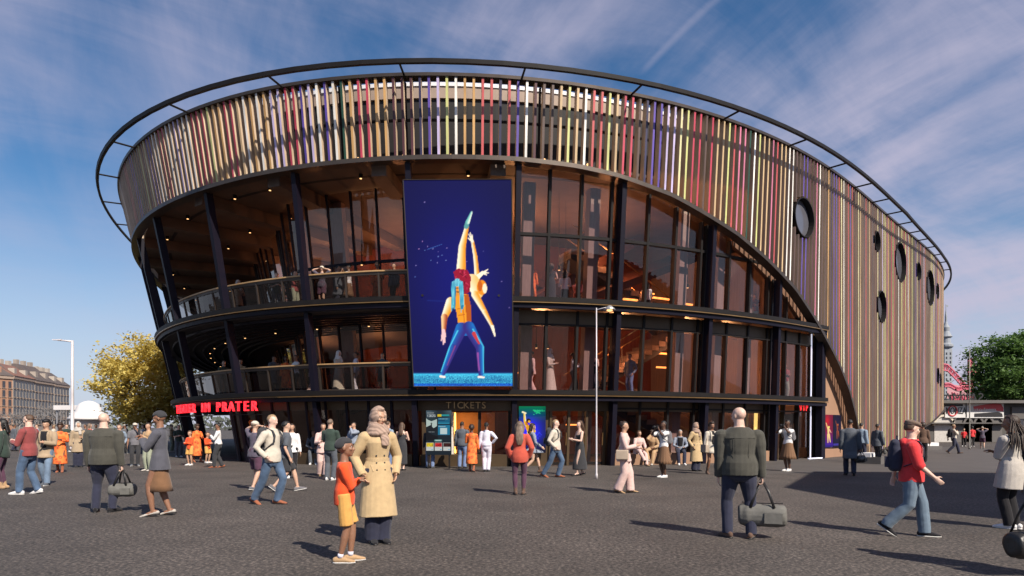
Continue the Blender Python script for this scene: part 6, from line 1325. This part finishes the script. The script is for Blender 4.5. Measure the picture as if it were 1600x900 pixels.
# people far behind at the left, between the tree and the town houses
far = [('coatman', 'man in a long dark coat far behind the maroon sweater', 22, 705, 150), ('mcasual', 'man in light blue shirt far back at the left, before the old houses', 58, 704, -40), ('darktee', 'man in dark green shirt far back, left of the pale street lamp', 104, 706, 60), ('greysuit', 'person in a dark grey suit far back beside the pale street lamp', 134, 710, -60), ('whitesuit', 'woman in white trouser suit by the white domed kiosk', 150, 708, 30),
       ('greytee', 'man in grey shirt and dark cap in front of the yellow tree', 196, 709, -80), ('coral', 'girl in a coral jacket far back between the domed kiosk and the bald man', 140, 716, 150), ('walkpack', 'man in pale shirt walking left far behind the old houses row', 84, 702, -80), ('denimjk', 'person in a pale denim jacket far back right of the yellow tree trunk', 252, 707, 20), ('sage', 'woman with pale green trousers far back under the leaning columns', 268, 706, 100), ('redtop', 'person in a red top far back at the left picture edge', 10, 703, 30), ('dressboots', 'woman in short grey blue dress far back near the tree', 224, 708, -60)]
for key, lb, px, py, rz in far: dup(key, lb, px, py, HOR-1.7*(py-HOR)/EYE+(py-HOR), rz)
# ---- people on the floors of the theatre
def up(key, label, px, floor, off, rz, s=1.0):
    """px: column of the photograph the figure shows in; stands on a floor slab at that plan angle"""
    best = min((abs(800+FPX*Sk(t, floor, off)[0]/Sk(t, floor, off)[1]-px), t) for t in arange(190, 296, .1) if Sk(t, floor, off)[1] < 45)
    p = Sk(best[1], floor, off); b = N[key]; c = clone(b['root'], label, (p[0], p[1], floor+.005), R(rz)); c.scale = (s, s, s); return c
F1, F2 = 2.9, 6.33
UP = [('darktee', 'man in dark shirt at the left end of the lower balcony', 350, F1, -1.3, 40), ('sage', 'woman in tan top leaning at the lower balcony rail, left part', 376, F1, -1.2, 20), ('coatman', 'man in a dark coat on the lower balcony, fourth bay', 428, F1, -1.8, 60), ('floral', 'woman in orange flowered dress on the lower balcony', 447, F1, -1.5, 10), ('wshirt', 'person in white shirt turned left beside the flowered dress on the lower balcony', 463, F1, -1.4, -40), ('pinksuit', 'woman in a pink suit walking on the lower balcony', 488, F1, -1.5, 90), ('gown', 'woman in long cream dress and white veil on the lower balcony', 529, F1, -1.5, 60), ('whitesuit', 'person in pale suit walking on the lower balcony beside the veiled woman', 556, F1, -1.5, -80), ('shorts', 'person in dark shirt at the right end of the lower balcony', 597, F1, -1.8, 0),
      ('redtop', 'person in a red top on the upper balcony, left part', 460, F2, -1.6, 70), ('darktee', 'man in dark green shirt on the upper balcony between red top and cap', 432, F2, -1.7, 30), ('handsup', 'person in cap with raised hands at the upper balcony rail', 503, F2, -1.3, 0), ('coatman', 'man in a long dark coat on the upper balcony, beside the raised hands', 528, F2, -1.8, 90), ('photo', 'woman in white top and brown skirt on the upper balcony near the middle', 545, F2, -1.6, -90), ('floral', 'woman in orange flowered dress on the upper balcony near the big screen', 590, F2, -1.35, 35), ('greysuit', 'person in a dark suit on the upper balcony right beside the big screen', 616, F2, -1.6, -30), ('blackbag', 'woman in camel coat on the upper balcony at its left end', 372, F2, -1.6, 50),
      ('floral', 'woman in orange flowered dress, back turned, behind the upper right glass', 831, F2, -1.5, 170), ('slimback', 'woman in long dark strap dress behind the upper right glass', 862, F2, -1.5, 160), ('vestwhite', 'person in white shirt and black skirt behind the upper right glass', 882, F2, -2.6, 175), ('redtop', 'person in a red top deep behind the upper right glass', 902, F2, -3.6, 150),
      ('pinksuit', 'woman in a pink suit walking left behind the lower right glass', 831, F1, -1.5, -70), ('gown', 'woman in long cream gown and veil behind the lower right glass', 860, F1, -1.5, 60), ('wshirt', 'woman in white shirt and black trousers behind the lower right glass', 895, F1, -1.7, 80), ('slim', 'woman in black strap dress behind the lower right glass near the lamp post', 927, F1, -1.5, -30), ('redtop', 'person in a red top with crossed arms in the corner window above the VIP door', 1227, F1, -1.3, 5), ('sage', 'woman in tan top on the foyer floor behind the stairs', 1190, F1, -3.2, 50), ('mcasual', 'man in light blue shirt beside the inner stair', 985, F1, -2.2, -50), ('redtop', 'person in red top on the upper foyer floor near the arch', 1208, F2, -1.6, -20)]
for key, lb, px, fl, off, rz in UP: up(key, lb, px, fl, off, rz)
for k in ('redtop', 'gown', 'vestwhite'):           # models first built outside: they stand indoors
    o = N[k]['root']
up0 = {'redtop': (1180, F2, -2.4, 'person in a red top by the upper foyer stair'), 'gown': (700, 0, -3.0, 'woman in a long cream gown and veil inside the ticket hall'), 'vestwhite': (1010, F2, -3.4, 'person in white shirt and black skirt on the upper foyer stair landing')}
for k, (px, fl, off, lb) in up0.items():
    best = min((abs(800+FPX*Sk(t, fl, off)[0]/Sk(t, fl, off)[1]-px), t) for t in arange(190, 296, .1) if Sk(t, fl, off)[1] < 45); p = Sk(best[1], fl, off); o = N[k]['root']; o.location = (p[0], p[1], fl+.005); o['label'] = lb
# distant low trees closing the horizon
wd = MB(); rw = np.random.default_rng(2); vs = []; fs = []
for i in range(5200):
    a = rw.uniform(-1.05, 1.05); d = rw.uniform(330, 420); x, y = d*math.sin(a), d*math.cos(a); zt = 7.5+2.5*math.sin(a*37)+1.5*math.sin(a*91); c = np.array((x, y, rw.uniform(0, 1)**.8*zt)); s = rw.uniform(.9, 2.0); nn = rw.normal(0, 1, (2, 3)); nn /= np.linalg.norm(nn, axis=1)[:, None]; o = len(vs)
    vs += [tuple(c-nn[0]*s), tuple(c+nn[1]*s*.8), tuple(c+nn[0]*s), tuple(c-nn[1]*s*.8)]; fs.append((o, o+1, o+2, o+3))
me = bpy.data.meshes.new('distant_wood'); me.from_pydata(vs, [], fs); me.materials.append(leaf_mat('distant_leaves', (.06, .07, .06), (.12, .13, .10), .1)); tag(link('distant_wood', me), kind='stuff')
